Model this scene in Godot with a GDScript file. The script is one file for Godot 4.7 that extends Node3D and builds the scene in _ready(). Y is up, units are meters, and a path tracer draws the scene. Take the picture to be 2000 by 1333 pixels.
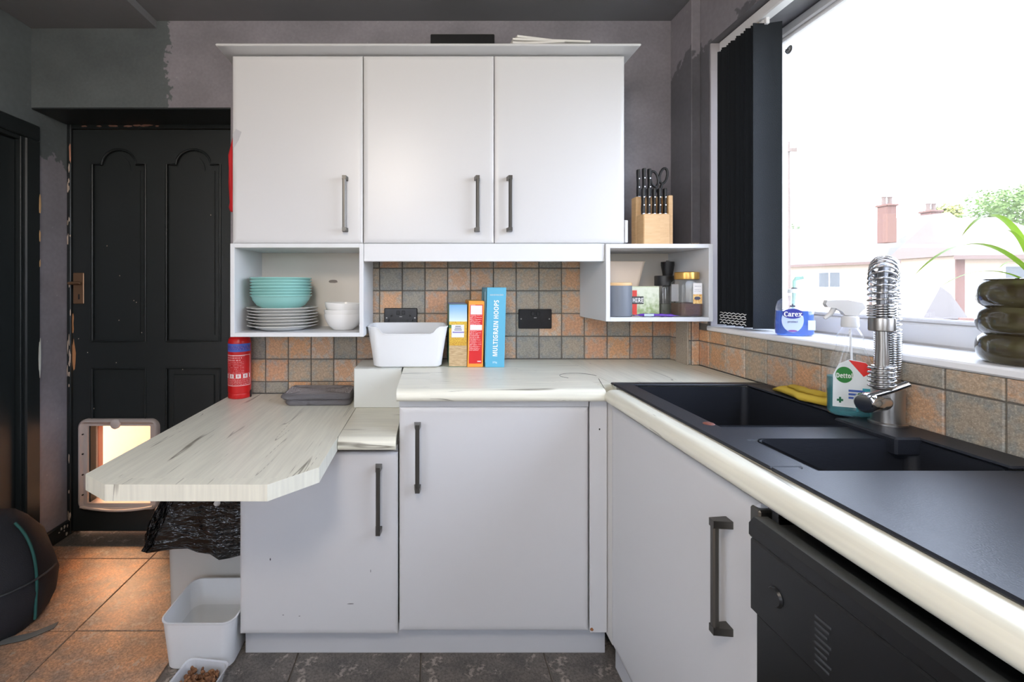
extends Node3D
# A small galley kitchen corner. Pixel helpers: depth d runs away from the camera (world z = -d);
# X(px, d) and Y(py, d) turn a photograph pixel at a known depth into metres.
const F := 880.0
const EYE := 1.21
const VX := 840.0
const VY := 560.0
const WALL := 2.0          # face of the rear wall
const SIDE := 1.105        # plaster face of the window wall
const LEFT := -1.77        # face of the left wall
const TOP := 2.39          # ceiling
const HIGH := 0.889        # main worktop height
const LOW := 0.737         # breakfast bar height

func X(px: float, d: float) -> float: return (px - VX) * d / F
func Y(py: float, d: float) -> float: return EYE - (py - VY) * d / F
func P(x: float, y: float, d: float) -> Vector3: return Vector3(x, y, -d)

var M := {}
var rng := RandomNumberGenerator.new()
var used := {}

# ---------------------------------------------------------------- mesh builder
class MB:
	var v := PackedVector3Array()
	var n := PackedVector3Array()
	var u := PackedVector2Array()
	var along_z := false
	func uvof(p: Vector3, nn: Vector3) -> Vector2:
		var a := nn.abs()
		if a.y >= a.x and a.y >= a.z:
			return Vector2(p.z, p.x) if along_z else Vector2(p.x, p.z)
		if a.x >= a.z:
			return Vector2(p.z, -p.y)
		return Vector2(p.x, -p.y)
	func put(p: Vector3, nn: Vector3, uv: Vector2) -> void:
		v.append(p); n.append(nn); u.append(uv)
	func tri(a: Vector3, b: Vector3, c: Vector3) -> void:
		var nn := (c - a).cross(b - a)
		if nn.length() < 1e-14: return
		nn = nn.normalized()
		for p in [a, b, c]: put(p, nn, uvof(p, nn))
	func quad(a: Vector3, b: Vector3, c: Vector3, d: Vector3) -> void:
		tri(a, b, c); tri(a, c, d)
	func facing(poly: Array, out: Vector3) -> void:
		# a convex polygon, turned so that it faces out
		var nn: Vector3 = (poly[2] - poly[0]).cross(poly[1] - poly[0])
		var q := poly.duplicate()
		if nn.dot(out) < 0.0: q.reverse()
		for i in range(1, q.size() - 1): tri(q[0], q[i], q[i + 1])
	func quad_uv(a: Vector3, b: Vector3, c: Vector3, d: Vector3, r := Rect2(0, 0, 1, 1)) -> void:
		# a top left, b top right, c bottom right, d bottom left as seen from the front
		var nn := (c - a).cross(b - a).normalized()
		var ua := r.position
		var ub := Vector2(r.end.x, r.position.y)
		var uc := r.end
		var ud := Vector2(r.position.x, r.end.y)
		put(a, nn, ua); put(b, nn, ub); put(c, nn, uc)
		put(a, nn, ua); put(c, nn, uc); put(d, nn, ud)
	func fix(start: int) -> void:
		var vol := 0.0
		var c := Vector3.ZERO
		for i in range(start, v.size()): c += v[i]
		c /= maxf(1.0, v.size() - start)
		for i in range(start, v.size(), 3):
			vol += (v[i] - c).dot((v[i + 2] - c).cross(v[i + 1] - c))
		if vol < 0.0:
			for i in range(start, v.size(), 3):
				var t := v[i + 1]; v[i + 1] = v[i + 2]; v[i + 2] = t
				var tu := u[i + 1]; u[i + 1] = u[i + 2]; u[i + 2] = tu
				var tn := n[i + 1]; n[i + 1] = n[i + 2]; n[i + 2] = tn
				for k in 3: n[i + k] = -n[i + k]
	func cbox(lo: Vector3, hi: Vector3, b := 0.0) -> void:
		var c := (lo + hi) / 2.0
		var h := (hi - lo).abs() / 2.0
		b = minf(b, 0.49 * minf(h.x, minf(h.y, h.z)) * 2.0)
		var at := func(k: int, s: Vector3) -> Vector3:
			var p := c
			for i in 3: p[i] += s[i] * (h[i] - (0.0 if i == k else b))
			return p
		for k in 3:
			var l := (k + 1) % 3
			var m := (k + 2) % 3
			for sk in [-1.0, 1.0]:
				var poly := []
				for q in [[-1, -1], [1, -1], [1, 1], [-1, 1]]:
					var s := Vector3.ZERO
					s[k] = sk; s[l] = q[0]; s[m] = q[1]
					poly.append(at.call(k, s))
				var o := Vector3.ZERO
				o[k] = sk
				facing(poly, o)
				if b > 0.0:
					for sl in [-1.0, 1.0]:
						var s0 := Vector3.ZERO
						s0[k] = sk; s0[l] = sl; s0[m] = -1
						var s1 := s0
						s1[m] = 1
						var oo := Vector3.ZERO
						oo[k] = sk; oo[l] = sl
						facing([at.call(k, s0), at.call(k, s1), at.call(l, s1), at.call(l, s0)], oo)
		if b > 0.0:
			for i in 8:
				var s := Vector3(1 if i & 1 else -1, 1 if i & 2 else -1, 1 if i & 4 else -1)
				facing([at.call(0, s), at.call(1, s), at.call(2, s)], s)
	func box(x0: float, x1: float, y0: float, y1: float, d0: float, d1: float, b := 0.0) -> MB:
		cbox(Vector3(x0, y0, -d1), Vector3(x1, y1, -d0), b)
		return self
	func grid(rows: Array, closed: bool) -> void:
		# smooth surface through rows of points
		var R := rows.size()
		var C: int = rows[0].size()
		var nm := []
		for r in R:
			var a := PackedVector3Array()
			a.resize(C)
			nm.append(a)
		var cc := C if closed else C - 1
		for r in R - 1:
			for k in cc:
				var k2 := (k + 1) % C
				var p: Vector3 = rows[r][k]
				var q: Vector3 = rows[r][k2]
				var s: Vector3 = rows[r + 1][k2]
				var t: Vector3 = rows[r + 1][k]
				var f := (s - p).cross(q - t)
				nm[r][k] += f; nm[r][k2] += f; nm[r + 1][k2] += f; nm[r + 1][k] += f
		for r in R - 1:
			for k in cc:
				var k2 := (k + 1) % C
				var ids := [[r, k], [r, k2], [r + 1, k2], [r, k], [r + 1, k2], [r + 1, k]]
				var us := [float(k) / cc, float(k + 1) / cc]
				var uu := [us[0], us[1], us[1], us[0], us[1], us[0]]
				for g in 2:
					var a: Vector3 = rows[ids[g * 3][0]][ids[g * 3][1]]
					var b: Vector3 = rows[ids[g * 3 + 1][0]][ids[g * 3 + 1][1]]
					var c: Vector3 = rows[ids[g * 3 + 2][0]][ids[g * 3 + 2][1]]
					if (b - a).cross(c - a).length() < 1e-15: continue
					for j in 3:
						var id: Array = ids[g * 3 + j]
						put(rows[id[0]][id[1]], nm[id[0]][id[1]].normalized(), Vector2(uu[g * 3 + j], float(id[0]) / (R - 1)))
	func skin(rows: Array, closed := true, sharp := 50.0) -> void:
		# grid with a hard edge wherever the profile bends by more than sharp degrees
		var st := v.size()
		var run := [rows[0]]
		for i in range(1, rows.size()):
			run.append(rows[i])
			if i < rows.size() - 1:
				var worst := 0.0
				for k in [0, rows[0].size() / 3]:
					var a: Vector3 = rows[i][k] - rows[i - 1][k]
					var b: Vector3 = rows[i + 1][k] - rows[i][k]
					if a.length() > 1e-9 and b.length() > 1e-9:
						worst = maxf(worst, rad_to_deg(a.angle_to(b)))
				if worst > sharp:
					grid(run, closed)
					run = [rows[i]]
		grid(run, closed)
		fix(st)
	func lathe(prof: Array, c := Vector3.ZERO, seg := 28) -> MB:
		var rows := []
		for p in prof:
			var a := PackedVector3Array()
			for k in seg:
				var t := TAU * k / seg
				a.append(c + Vector3(cos(t) * p[0], p[1], sin(t) * p[0]))
			rows.append(a)
		skin(rows)
		return self
	func ring(cx: float, cz: float, hx: float, hz: float, r: float, y: float, per := 5) -> PackedVector3Array:
		var a := PackedVector3Array()
		r = minf(r, minf(hx, hz))
		for q in 4:
			var sx := 1.0 if q == 0 or q == 3 else -1.0
			var sz := 1.0 if q < 2 else -1.0
			for k in per + 1:
				var t := PI / 2 * (q + float(k) / per)
				a.append(Vector3(cx + sx * (hx - r) + cos(t) * r, y, cz + sz * (hz - r) + sin(t) * r))
		return a
	func loft(list: Array, c := Vector3.ZERO, per := 5) -> MB:
		# list of [half x, half z, corner radius, y]
		var rows := []
		for l in list:
			rows.append(ring(c.x, c.z, l[0], l[1], l[2], c.y + l[3], per))
		skin(rows)
		return self
	func tube(pts: Array, r, seg := 8, capped := true) -> MB:
		var rows := []
		var up := Vector3.UP
		var t0: Vector3 = (pts[1] - pts[0]).normalized()
		if absf(t0.dot(up)) > 0.9: up = Vector3.RIGHT
		var side := t0.cross(up).normalized()
		for i in pts.size():
			var t: Vector3 = (pts[mini(i + 1, pts.size() - 1)] - pts[maxi(i - 1, 0)]).normalized()
			side = (side - t * side.dot(t)).normalized()
			var w := t.cross(side)
			var rad: float = r[i] if r is Array else r
			if i == 0 and capped: rows.append(circle(pts[0], side, w, 0.0, seg))
			rows.append(circle(pts[i], side, w, rad, seg))
			if i == pts.size() - 1 and capped: rows.append(circle(pts[i], side, w, 0.0, seg))
		skin(rows)
		return self
	func circle(c: Vector3, a: Vector3, b: Vector3, r: float, seg: int) -> PackedVector3Array:
		var o := PackedVector3Array()
		for k in seg:
			var t := TAU * k / seg
			o.append(c + a * cos(t) * r + b * sin(t) * r)
		return o
	func extrude(poly: PackedVector2Array, axis: String, t0: float, t1: float) -> MB:
		# axis x: poly is (d, y); axis d: poly is (x, y); axis y: poly is (x, d)
		var st := v.size()
		var at := func(p: Vector2, t: float) -> Vector3:
			if axis == "x": return Vector3(t, p.y, -p.x)
			if axis == "y": return Vector3(p.x, t, -p.y)
			return Vector3(p.x, p.y, -t)
		var N := poly.size()
		var en := []
		for i in N:
			var e := (poly[(i + 1) % N] - poly[i]).normalized()
			en.append(Vector2(e.y, -e.x))
		var dir := func(q: Vector2) -> Vector3:
			return ((at.call(q, 0.0) as Vector3) - (at.call(Vector2.ZERO, 0.0) as Vector3)).normalized()
		for i in N:
			var j := (i + 1) % N
			var prev: Vector2 = en[(i - 1 + N) % N]
			var next: Vector2 = en[j]
			var e: Vector2 = en[i]
			var na: Vector2 = (e + prev).normalized() if e.dot(prev) > 0.75 else e
			var nb: Vector2 = (e + next).normalized() if e.dot(next) > 0.75 else e
			var a: Vector3 = at.call(poly[i], t0)
			var b: Vector3 = at.call(poly[j], t0)
			var c: Vector3 = at.call(poly[j], t1)
			var d: Vector3 = at.call(poly[i], t1)
			var fn := (c - a).cross(b - a).normalized()
			var wa: Vector3 = dir.call(na)
			var wb: Vector3 = dir.call(nb)
			if wa.dot(fn) < 0.0: wa = -wa
			if wb.dot(fn) < 0.0: wb = -wb
			var flat: Vector3 = dir.call(e)
			for q in [[a, wa], [b, wb], [c, wb], [a, wa], [c, wb], [d, wa]]: put(q[0], q[1], uvof(q[0], flat))
		var ids := Geometry2D.triangulate_polygon(poly)
		for k in range(0, ids.size(), 3):
			for t in [t0, t1]:
				var out := Vector3.RIGHT * signf(t - t1 + t - t0) if axis == "x" else (Vector3.UP * signf(t - t1 + t - t0) if axis == "y" else Vector3.BACK * -signf(t - t1 + t - t0))
				facing([at.call(poly[ids[k]], t), at.call(poly[ids[k + 1]], t), at.call(poly[ids[k + 2]], t)], out)
		fix_sides(st, N)
		return self
	func fix_sides(st: int, N: int) -> void:
		# the sides come first; turn them so that they face away from the solid's middle line
		var c := Vector3.ZERO
		for i in range(st, st + N * 6): c += v[i]
		c /= N * 6.0
		var vol := 0.0
		for i in range(st, st + N * 6, 3): vol += (v[i] - c).dot((v[i + 2] - c).cross(v[i + 1] - c))
		if vol < 0.0:
			for i in range(st, st + N * 6, 3):
				var t := v[i + 1]; v[i + 1] = v[i + 2]; v[i + 2] = t
				var tu := u[i + 1]; u[i + 1] = u[i + 2]; u[i + 2] = tu
				var tn := n[i + 1]; n[i + 1] = n[i + 2]; n[i + 2] = tn
				for k in 3: n[i + k] = -n[i + k]
	func turn(t: Transform3D) -> MB:
		var b := t.basis
		for i in v.size():
			v[i] = t * v[i]
			n[i] = (b * n[i]).normalized()
		return self
	func mesh(shift := Vector3.ZERO) -> ArrayMesh:
		if shift != Vector3.ZERO:
			for i in v.size(): v[i] -= shift
		var a := []
		a.resize(Mesh.ARRAY_MAX)
		a[Mesh.ARRAY_VERTEX] = v
		a[Mesh.ARRAY_NORMAL] = n
		a[Mesh.ARRAY_TEX_UV] = u
		var m := ArrayMesh.new()
		m.add_surface_from_arrays(Mesh.PRIMITIVE_TRIANGLES, a)
		return m

# ---------------------------------------------------------------- nodes
func numbered(called: String) -> String:
	var k: int = used.get(called, 0)
	used[called] = k + 1
	return called if k == 0 else "%s_%03d" % [called, k]

func thing(called: String, label: String, category: String, at := Vector3.ZERO, group := "", turn_y := 0.0) -> Node3D:
	var o := Node3D.new()
	o.name = numbered(called)
	add_child(o)
	o.position = at
	o.rotation.y = turn_y
	o.set_meta("label", label)
	o.set_meta("category", category)
	if group: o.set_meta("group", group)
	return o

func setting(called: String, label: String, at := Vector3.ZERO) -> Node3D:
	var o := Node3D.new()
	o.name = called
	add_child(o)
	o.position = at
	o.set_meta("label", label)
	o.set_meta("kind", "structure")
	return o

# a part given in world metres (its thing is placed, not turned)
func part(parent: Node3D, called: String, mb: MB, mat: Material, label := "") -> MeshInstance3D:
	var off := Vector3.ZERO
	var p: Node = parent
	while p != self:
		off += (p as Node3D).position
		p = p.get_parent()
	return lpart(parent, called, mb.mesh(off), mat, label)

# a part given in its thing's own metres
func lpart(parent: Node3D, called: String, m, mat: Material, label := "") -> MeshInstance3D:
	var o := MeshInstance3D.new()
	o.name = called
	o.mesh = m.mesh() if m is MB else m
	o.material_override = mat
	parent.add_child(o, true)
	if label: o.set_meta("label", label)
	return o

func copy(o: Node3D, at: Vector3, label := "", turn_y := 0.0) -> Node3D:
	var c: Node3D = o.duplicate()
	var base := String(o.name)
	c.name = numbered(base)
	add_child(c)
	c.position = at
	c.rotation.y = turn_y
	if label: c.set_meta("label", label)
	return c

func words(parent: Node3D, called: String, text: String, h: float, mat: Material, xf: Transform3D, bold := true, most := 0.0, serif := false) -> MeshInstance3D:
	var t := TextMesh.new()
	var f := SystemFont.new()
	f.font_names = PackedStringArray(["Droid Serif" if serif else "Droid Sans"])
	f.font_weight = 700 if bold else 400
	t.font = f
	t.text = text
	t.font_size = 64
	t.pixel_size = h / 46.0
	t.depth = 0.0006
	var o := MeshInstance3D.new()
	o.name = called
	o.mesh = t
	o.material_override = mat
	var w := t.get_aabb().size.x
	if most > 0.0 and w > most:
		xf.basis = xf.basis * Basis.from_scale(Vector3(most / w, 1, 1))
	parent.add_child(o, true)
	o.transform = xf
	return o

# ---------------------------------------------------------------- materials
func rgb(r: float, g: float, b: float) -> Color: return Color(r / 255.0, g / 255.0, b / 255.0)

func mat(c: Color, rough := 0.6, metal := 0.0, spec := 0.5) -> StandardMaterial3D:
	var m := StandardMaterial3D.new()
	m.albedo_color = c
	m.roughness = rough
	m.metallic = metal
	m.metallic_specular = spec
	m.cull_mode = BaseMaterial3D.CULL_DISABLED
	return m

func glass(c: Color, alpha: float, rough := 0.05) -> StandardMaterial3D:
	var m := mat(c, rough)
	m.albedo_color.a = alpha
	m.transparency = BaseMaterial3D.TRANSPARENCY_ALPHA
	return m

func noise(s: int, freq: float, oct := 4) -> FastNoiseLite:
	var n := FastNoiseLite.new()
	n.seed = s
	n.noise_type = FastNoiseLite.TYPE_SIMPLEX_SMOOTH
	n.frequency = freq
	n.fractal_octaves = oct
	return n

func paint(w: int, h: int, f: Callable) -> ImageTexture:
	var im := Image.create(w, h, false, Image.FORMAT_RGB8)
	for y in h:
		for x in w:
			im.set_pixel(x, y, f.call(x, y))
	return ImageTexture.create_from_image(im)

func bump(m: StandardMaterial3D, s: int, freq: float, cm: float, size := 256, scale := Vector3.ONE) -> void:
	var t := NoiseTexture2D.new()
	t.width = size; t.height = size
	t.seamless = true
	t.noise = noise(s, freq, 4)
	m.heightmap_enabled = true
	m.heightmap_texture = t
	m.heightmap_scale = cm
	m.uv1_scale = scale

func wood_tex(s: int, light: Color, dark: Color, crack: Color, w := 1024, h := 512) -> ImageTexture:
	# grain runs along u
	var a := noise(s, 1.0, 3)
	var b := noise(s + 1, 1.0, 3)
	var c := noise(s + 2, 1.0, 2)
	return paint(w, h, func(x: int, y: int) -> Color:
		var uu := 1.6 * x / w
		var vv := 0.8 * y / h
		var g := a.get_noise_2d(uu * 3.0, vv * 70.0) * 0.5 + 0.5
		var g2 := b.get_noise_2d(uu * 1.3, vv * 16.0) * 0.5 + 0.5
		var t := clampf(0.6 * g + 0.55 * g2 - 0.32, 0.0, 1.0)
		var col := light.lerp(dark, t)
		var rid := absf(c.get_noise_2d(uu * 0.8 + 7.0, vv * 19.0))
		var m := b.get_noise_2d(uu * 1.3 + 40.0, vv * 9.0 + 11.0)
		if rid < 0.035 and m > 0.16: col = col.lerp(crack, clampf((m - 0.16) * 5.0, 0, 1) * (1.0 - rid / 0.035) * 0.7)
		return col)

func wall_tex(s: int, w: int, h: int, f: Callable) -> ImageTexture:
	# f(x in metres from the texture's left, y in metres above floor, wobble) gives the paint colour
	var a := noise(s, 0.012, 4)
	var b := noise(s + 5, 0.09, 3)
	return paint(w, h, func(x: int, y: int) -> Color:
		var col: Color = f.call(float(x) / w, 1.0 - float(y) / h, b.get_noise_2d(x, y))
		var k := 1.0 + 0.10 * a.get_noise_2d(x, y * 1.3) + 0.05 * b.get_noise_2d(x * 2.0, y * 2.0)
		if b.get_noise_2d(x * 4.0 + 900.0, y * 4.0) > 0.74: k *= 1.2
		return Color(col.r * k, col.g * k, col.b * k))

func make_materials() -> void:
	M.white = mat(rgb(206, 206, 207), 0.34)
	M.shelf_white = mat(rgb(216, 218, 221), 0.4)
	M.plinth = mat(rgb(196, 197, 200), 0.5)
	M.board = mat(rgb(226, 219, 208), 0.6)
	M.gunmetal = mat(rgb(98, 96, 92), 0.33, 0.9)
	M.chrome = mat(rgb(205, 206, 208), 0.12, 1.0)
	M.steel = mat(rgb(165, 163, 160), 0.3, 1.0)
	M.black_gloss = mat(rgb(31, 36, 37), 0.32)
	M.black_satin = mat(rgb(36, 41, 42), 0.42)
	M.sink = mat(rgb(34, 37, 44), 0.4, 0.0, 0.36)
	bump(M.sink, 31, 0.2, 0.02, 256, Vector3(6, 6, 6))
	M.appliance = mat(rgb(17, 19, 21), 0.3)
	M.plastic_black = mat(rgb(24, 25, 27), 0.4)
	M.plastic_white = mat(rgb(226, 228, 230), 0.38)
	M.porcelain = mat(rgb(240, 240, 238), 0.18)
	M.teal = mat(rgb(146, 198, 192), 0.25)
	M.upvc = mat(rgb(222, 222, 224), 0.4)
	M.red = mat(rgb(196, 26, 28), 0.28)
	M.red_cloth = mat(rgb(205, 30, 38), 0.75)
	M.pane = glass(Color(1, 1, 1), 0.04, 0.0)
	M.clear = glass(Color(0.95, 0.97, 0.97), 0.05, 0.04)
	M.grout = mat(rgb(112, 106, 98), 0.9)
	M.dark_gap = mat(rgb(30, 30, 30), 0.8)
	M.gold = mat(rgb(200, 158, 88), 0.3, 0.9)
	M.brass = mat(rgb(150, 118, 92), 0.38, 0.8)
	M.paper = mat(rgb(232, 230, 226), 0.7)
	M.print_white = mat(rgb(240, 240, 240), 0.6)
	M.blind = mat(rgb(28, 32, 36), 0.75, 0.0, 0.3)
	bump(M.blind, 8, 0.15, 0.03, 128, Vector3(12, 12, 12))
	M.ceiling = mat(rgb(122, 122, 125), 0.6)
	bump(M.ceiling, 4, 0.02, 0.25, 256, Vector3(0.8, 0.8, 0.8))

	# laminate worktops: pale bleached oak with dark splits
	var pale := rgb(230, 228, 212)
	var grey := rgb(200, 198, 184)
	var split := rgb(86, 80, 68)
	var wt := wood_tex(11, pale, grey, split)
	M.worktop = mat(Color.WHITE, 0.33)
	M.worktop.albedo_texture = wt
	M.worktop.uv1_scale = Vector3(0.9, 1.5, 1)
	# lip and end bands carry the same laminate
	M.worktop_edge = M.worktop
	M.worktop_end = M.worktop
	M.beech = mat(Color.WHITE, 0.45)
	M.beech.albedo_texture = wood_tex(37, rgb(226, 188, 138), rgb(206, 160, 108), rgb(180, 130, 84), 256, 256)
	M.beech.uv1_scale = Vector3(3, 6, 1)

	# painted walls: an old dark coat, and a paler mauve grey where it was repainted
	var dark := rgb(97, 103, 104)
	var mauve := rgb(143, 139, 145)
	var back := func(u: float, vv: float, wob: float) -> Color:
		var x: float = -1.8 + 3.0 * u
		return dark if x < -1.165 + 0.03 * wob + 0.012 * sin(vv * 60.0) else mauve
	M.paint_back = mat(Color.WHITE, 0.45)
	M.paint_back.albedo_texture = wall_tex(51, 900, 720, back)
	M.paint_back.uv1_scale = Vector3(1 / 3.0, 1 / 2.4, 1)
	M.paint_back.uv1_offset = Vector3(0.6, 1, 0)
	var left := func(u: float, vv: float, wob: float) -> Color:
		var y: float = 2.4 * vv
		return dark if y > 1.80 + 0.04 * wob + 0.02 * sin(u * 90.0) else mauve
	M.paint_left = mat(Color.WHITE, 0.45)
	M.paint_left.albedo_texture = wall_tex(61, 600, 480, left)
	M.paint_left.uv1_scale = Vector3(1 / 3.0, 1 / 2.4, 1)
	M.paint_left.uv1_offset = Vector3(0.0, 1, 0)
	var deep := rgb(98, 97, 102)
	var right := func(u: float, vv: float, wob: float) -> Color:
		var y: float = 2.4 * vv
		return mauve if y > 2.17 + 0.06 * wob + 0.03 * sin(u * 70.0) else deep
	M.paint_right = mat(Color.WHITE, 0.45)
	M.paint_right.albedo_texture = wall_tex(71, 600, 480, right)
	M.paint_right.uv1_scale = Vector3(1 / 3.0, 1 / 2.4, 1)
	M.paint_right.uv1_offset = Vector3(0.0, 1, 0)
	M.reveal = mat(rgb(176, 172, 176), 0.6)

	# rustic wall tiles: eight glazes, each a rusty heart with grey weathered edges and white flecks
	M.tiles = []
	var hearts := [rgb(198, 152, 114), rgb(188, 150, 118), rgb(172, 150, 126), rgb(204, 154, 112), rgb(158, 145, 128), rgb(190, 144, 112), rgb(146, 140, 128), rgb(198, 156, 122)]
	var edges := [rgb(170, 154, 136), rgb(160, 152, 142), rgb(150, 145, 134), rgb(182, 162, 142), rgb(136, 136, 130), rgb(164, 148, 134), rgb(130, 130, 126), rgb(188, 176, 162)]
	for i in 8:
		var na := noise(100 + i, 0.022, 4)
		var nb := noise(200 + i, 0.16, 3)
		var hc: Color = hearts[i]
		var ec: Color = edges[i]
		var m := mat(Color.WHITE, 0.5)
		m.albedo_texture = paint(128, 128, func(x: int, y: int) -> Color:
			var px := (x - 64.0) / 64.0
			var py := (y - 64.0) / 64.0
			var e := maxf(absf(px), absf(py))
			var t := clampf((e - 0.45) * 1.5 + 1.1 * na.get_noise_2d(x, y), 0, 1)
			var col := hc.lerp(ec, t)
			var k := 1.03 + 0.14 * nb.get_noise_2d(x, y) + 0.14 * na.get_noise_2d(x * 3.0, y * 3.0 + 77.0)
			col = Color(col.r * k, col.g * k, col.b * k)
			var fl := nb.get_noise_2d(x * 1.2 + 300.0, y * 1.2)
			if fl > 0.34: col = col.lerp(rgb(214, 200, 182), clampf((fl - 0.34) * 4.0, 0, 0.75))
			return col)
		m.uv1_scale = Vector3(1 / 0.1, 1 / 0.1, 1)
		m.uv1_offset = Vector3(0.5, 0.5, 0)
		M.tiles.append(m)

	# floor tiles: rust and slate, pitted, with chalky scuffs
	M.floor_tiles = []
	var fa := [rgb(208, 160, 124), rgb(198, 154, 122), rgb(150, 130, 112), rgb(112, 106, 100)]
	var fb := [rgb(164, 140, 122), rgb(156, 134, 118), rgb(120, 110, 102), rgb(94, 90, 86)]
	for i in 4:
		var na := noise(300 + i, 0.009, 4)
		var nb := noise(400 + i, 0.1, 3)
		var ca: Color = fa[i]
		var cb: Color = fb[i]
		var m := mat(Color.WHITE, 0.42)
		m.albedo_texture = paint(320, 320, func(x: int, y: int) -> Color:
			var t := clampf(0.45 + 1.1 * na.get_noise_2d(x, y * 1.6), 0, 1)
			var col := ca.lerp(cb, t)
			var k := 1.0 + 0.20 * nb.get_noise_2d(x, y)
			var pit := nb.get_noise_2d(x * 2.2 + 80.0, y * 2.2)
			if pit > 0.38: k *= 0.72
			col = Color(col.r * k, col.g * k, col.b * k)
			var sc := na.get_noise_2d(x * 1.6 + 500.0, y * 2.0)
			if sc > 0.22 and nb.get_noise_2d(x * 0.8, y * 0.9 + 40.0) > -0.05: col = col.lerp(rgb(196, 184, 172), clampf((sc - 0.22) * 2.5, 0, 0.6))
			return col)
		m.uv1_scale = Vector3(2.4, 2.4, 1)
		m.uv1_offset = Vector3(0.5, 0.5, 0)
		M.floor_tiles.append(m)

# ---------------------------------------------------------------- start
func _ready() -> void:
	rng.seed = 7
	# camera: level, square on to the rear wall, lens shifted
	var cam := Camera3D.new()
	cam.name = "camera"
	cam.position = Vector3(0, EYE, 0)
	cam.projection = Camera3D.PROJECTION_FRUSTUM
	cam.near = 0.05
	cam.far = 300.0
	cam.size = 0.05 * 1333.0 / F
	cam.frustum_offset = Vector2(0.05 * (1000.0 - VX) / F, -0.05 * (666.5 - VY) / F)
	add_child(cam)
	cam.current = true
	# bright overcast sky
	var sky_mat := ProceduralSkyMaterial.new()
	sky_mat.sky_top_color = rgb(214, 229, 255)
	sky_mat.sky_horizon_color = rgb(240, 245, 255)
	sky_mat.ground_bottom_color = rgb(150, 148, 140)
	sky_mat.ground_horizon_color = rgb(220, 218, 212)
	sky_mat.sky_energy_multiplier = 1.0
	var sky := Sky.new()
	sky.sky_material = sky_mat
	var env := Environment.new()
	env.background_mode = Environment.BG_SKY
	env.sky = sky
	env.background_energy_multiplier = 4.0
	env.tonemap_mode = Environment.TONE_MAPPER_LINEAR
	env.tonemap_exposure = 2.6
	env.sdfgi_enabled = true
	env.ssao_enabled = true
	env.ssil_enabled = true
	var we := WorldEnvironment.new()
	we.name = "surroundings"
	we.environment = env
	add_child(we)
	# hazy sun, high over the roof of this house, falling on the houses opposite
	var sun := DirectionalLight3D.new()
	sun.name = "sun"
	sun.light_color = rgb(255, 244, 228)
	sun.light_energy = 0.7
	sun.light_angular_distance = 2.0
	sun.shadow_enabled = true
	sun.sky_mode = DirectionalLight3D.SKY_MODE_LIGHT_ONLY
	add_child(sun)
	sun.look_at_from_position(Vector3.ZERO, Vector3(0.75, -0.95, -0.35))

	make_materials()
	build_room()
	build_doors()
	build_window()
	build_tiles()
	build_wall_units()
	build_base_units()
	build_worktops()
	build_sink()
	build_dishwasher()
	build_shelf_things()
	build_counter_things()
	build_sill_things()
	build_floor_things()
	build_outside()

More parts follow.
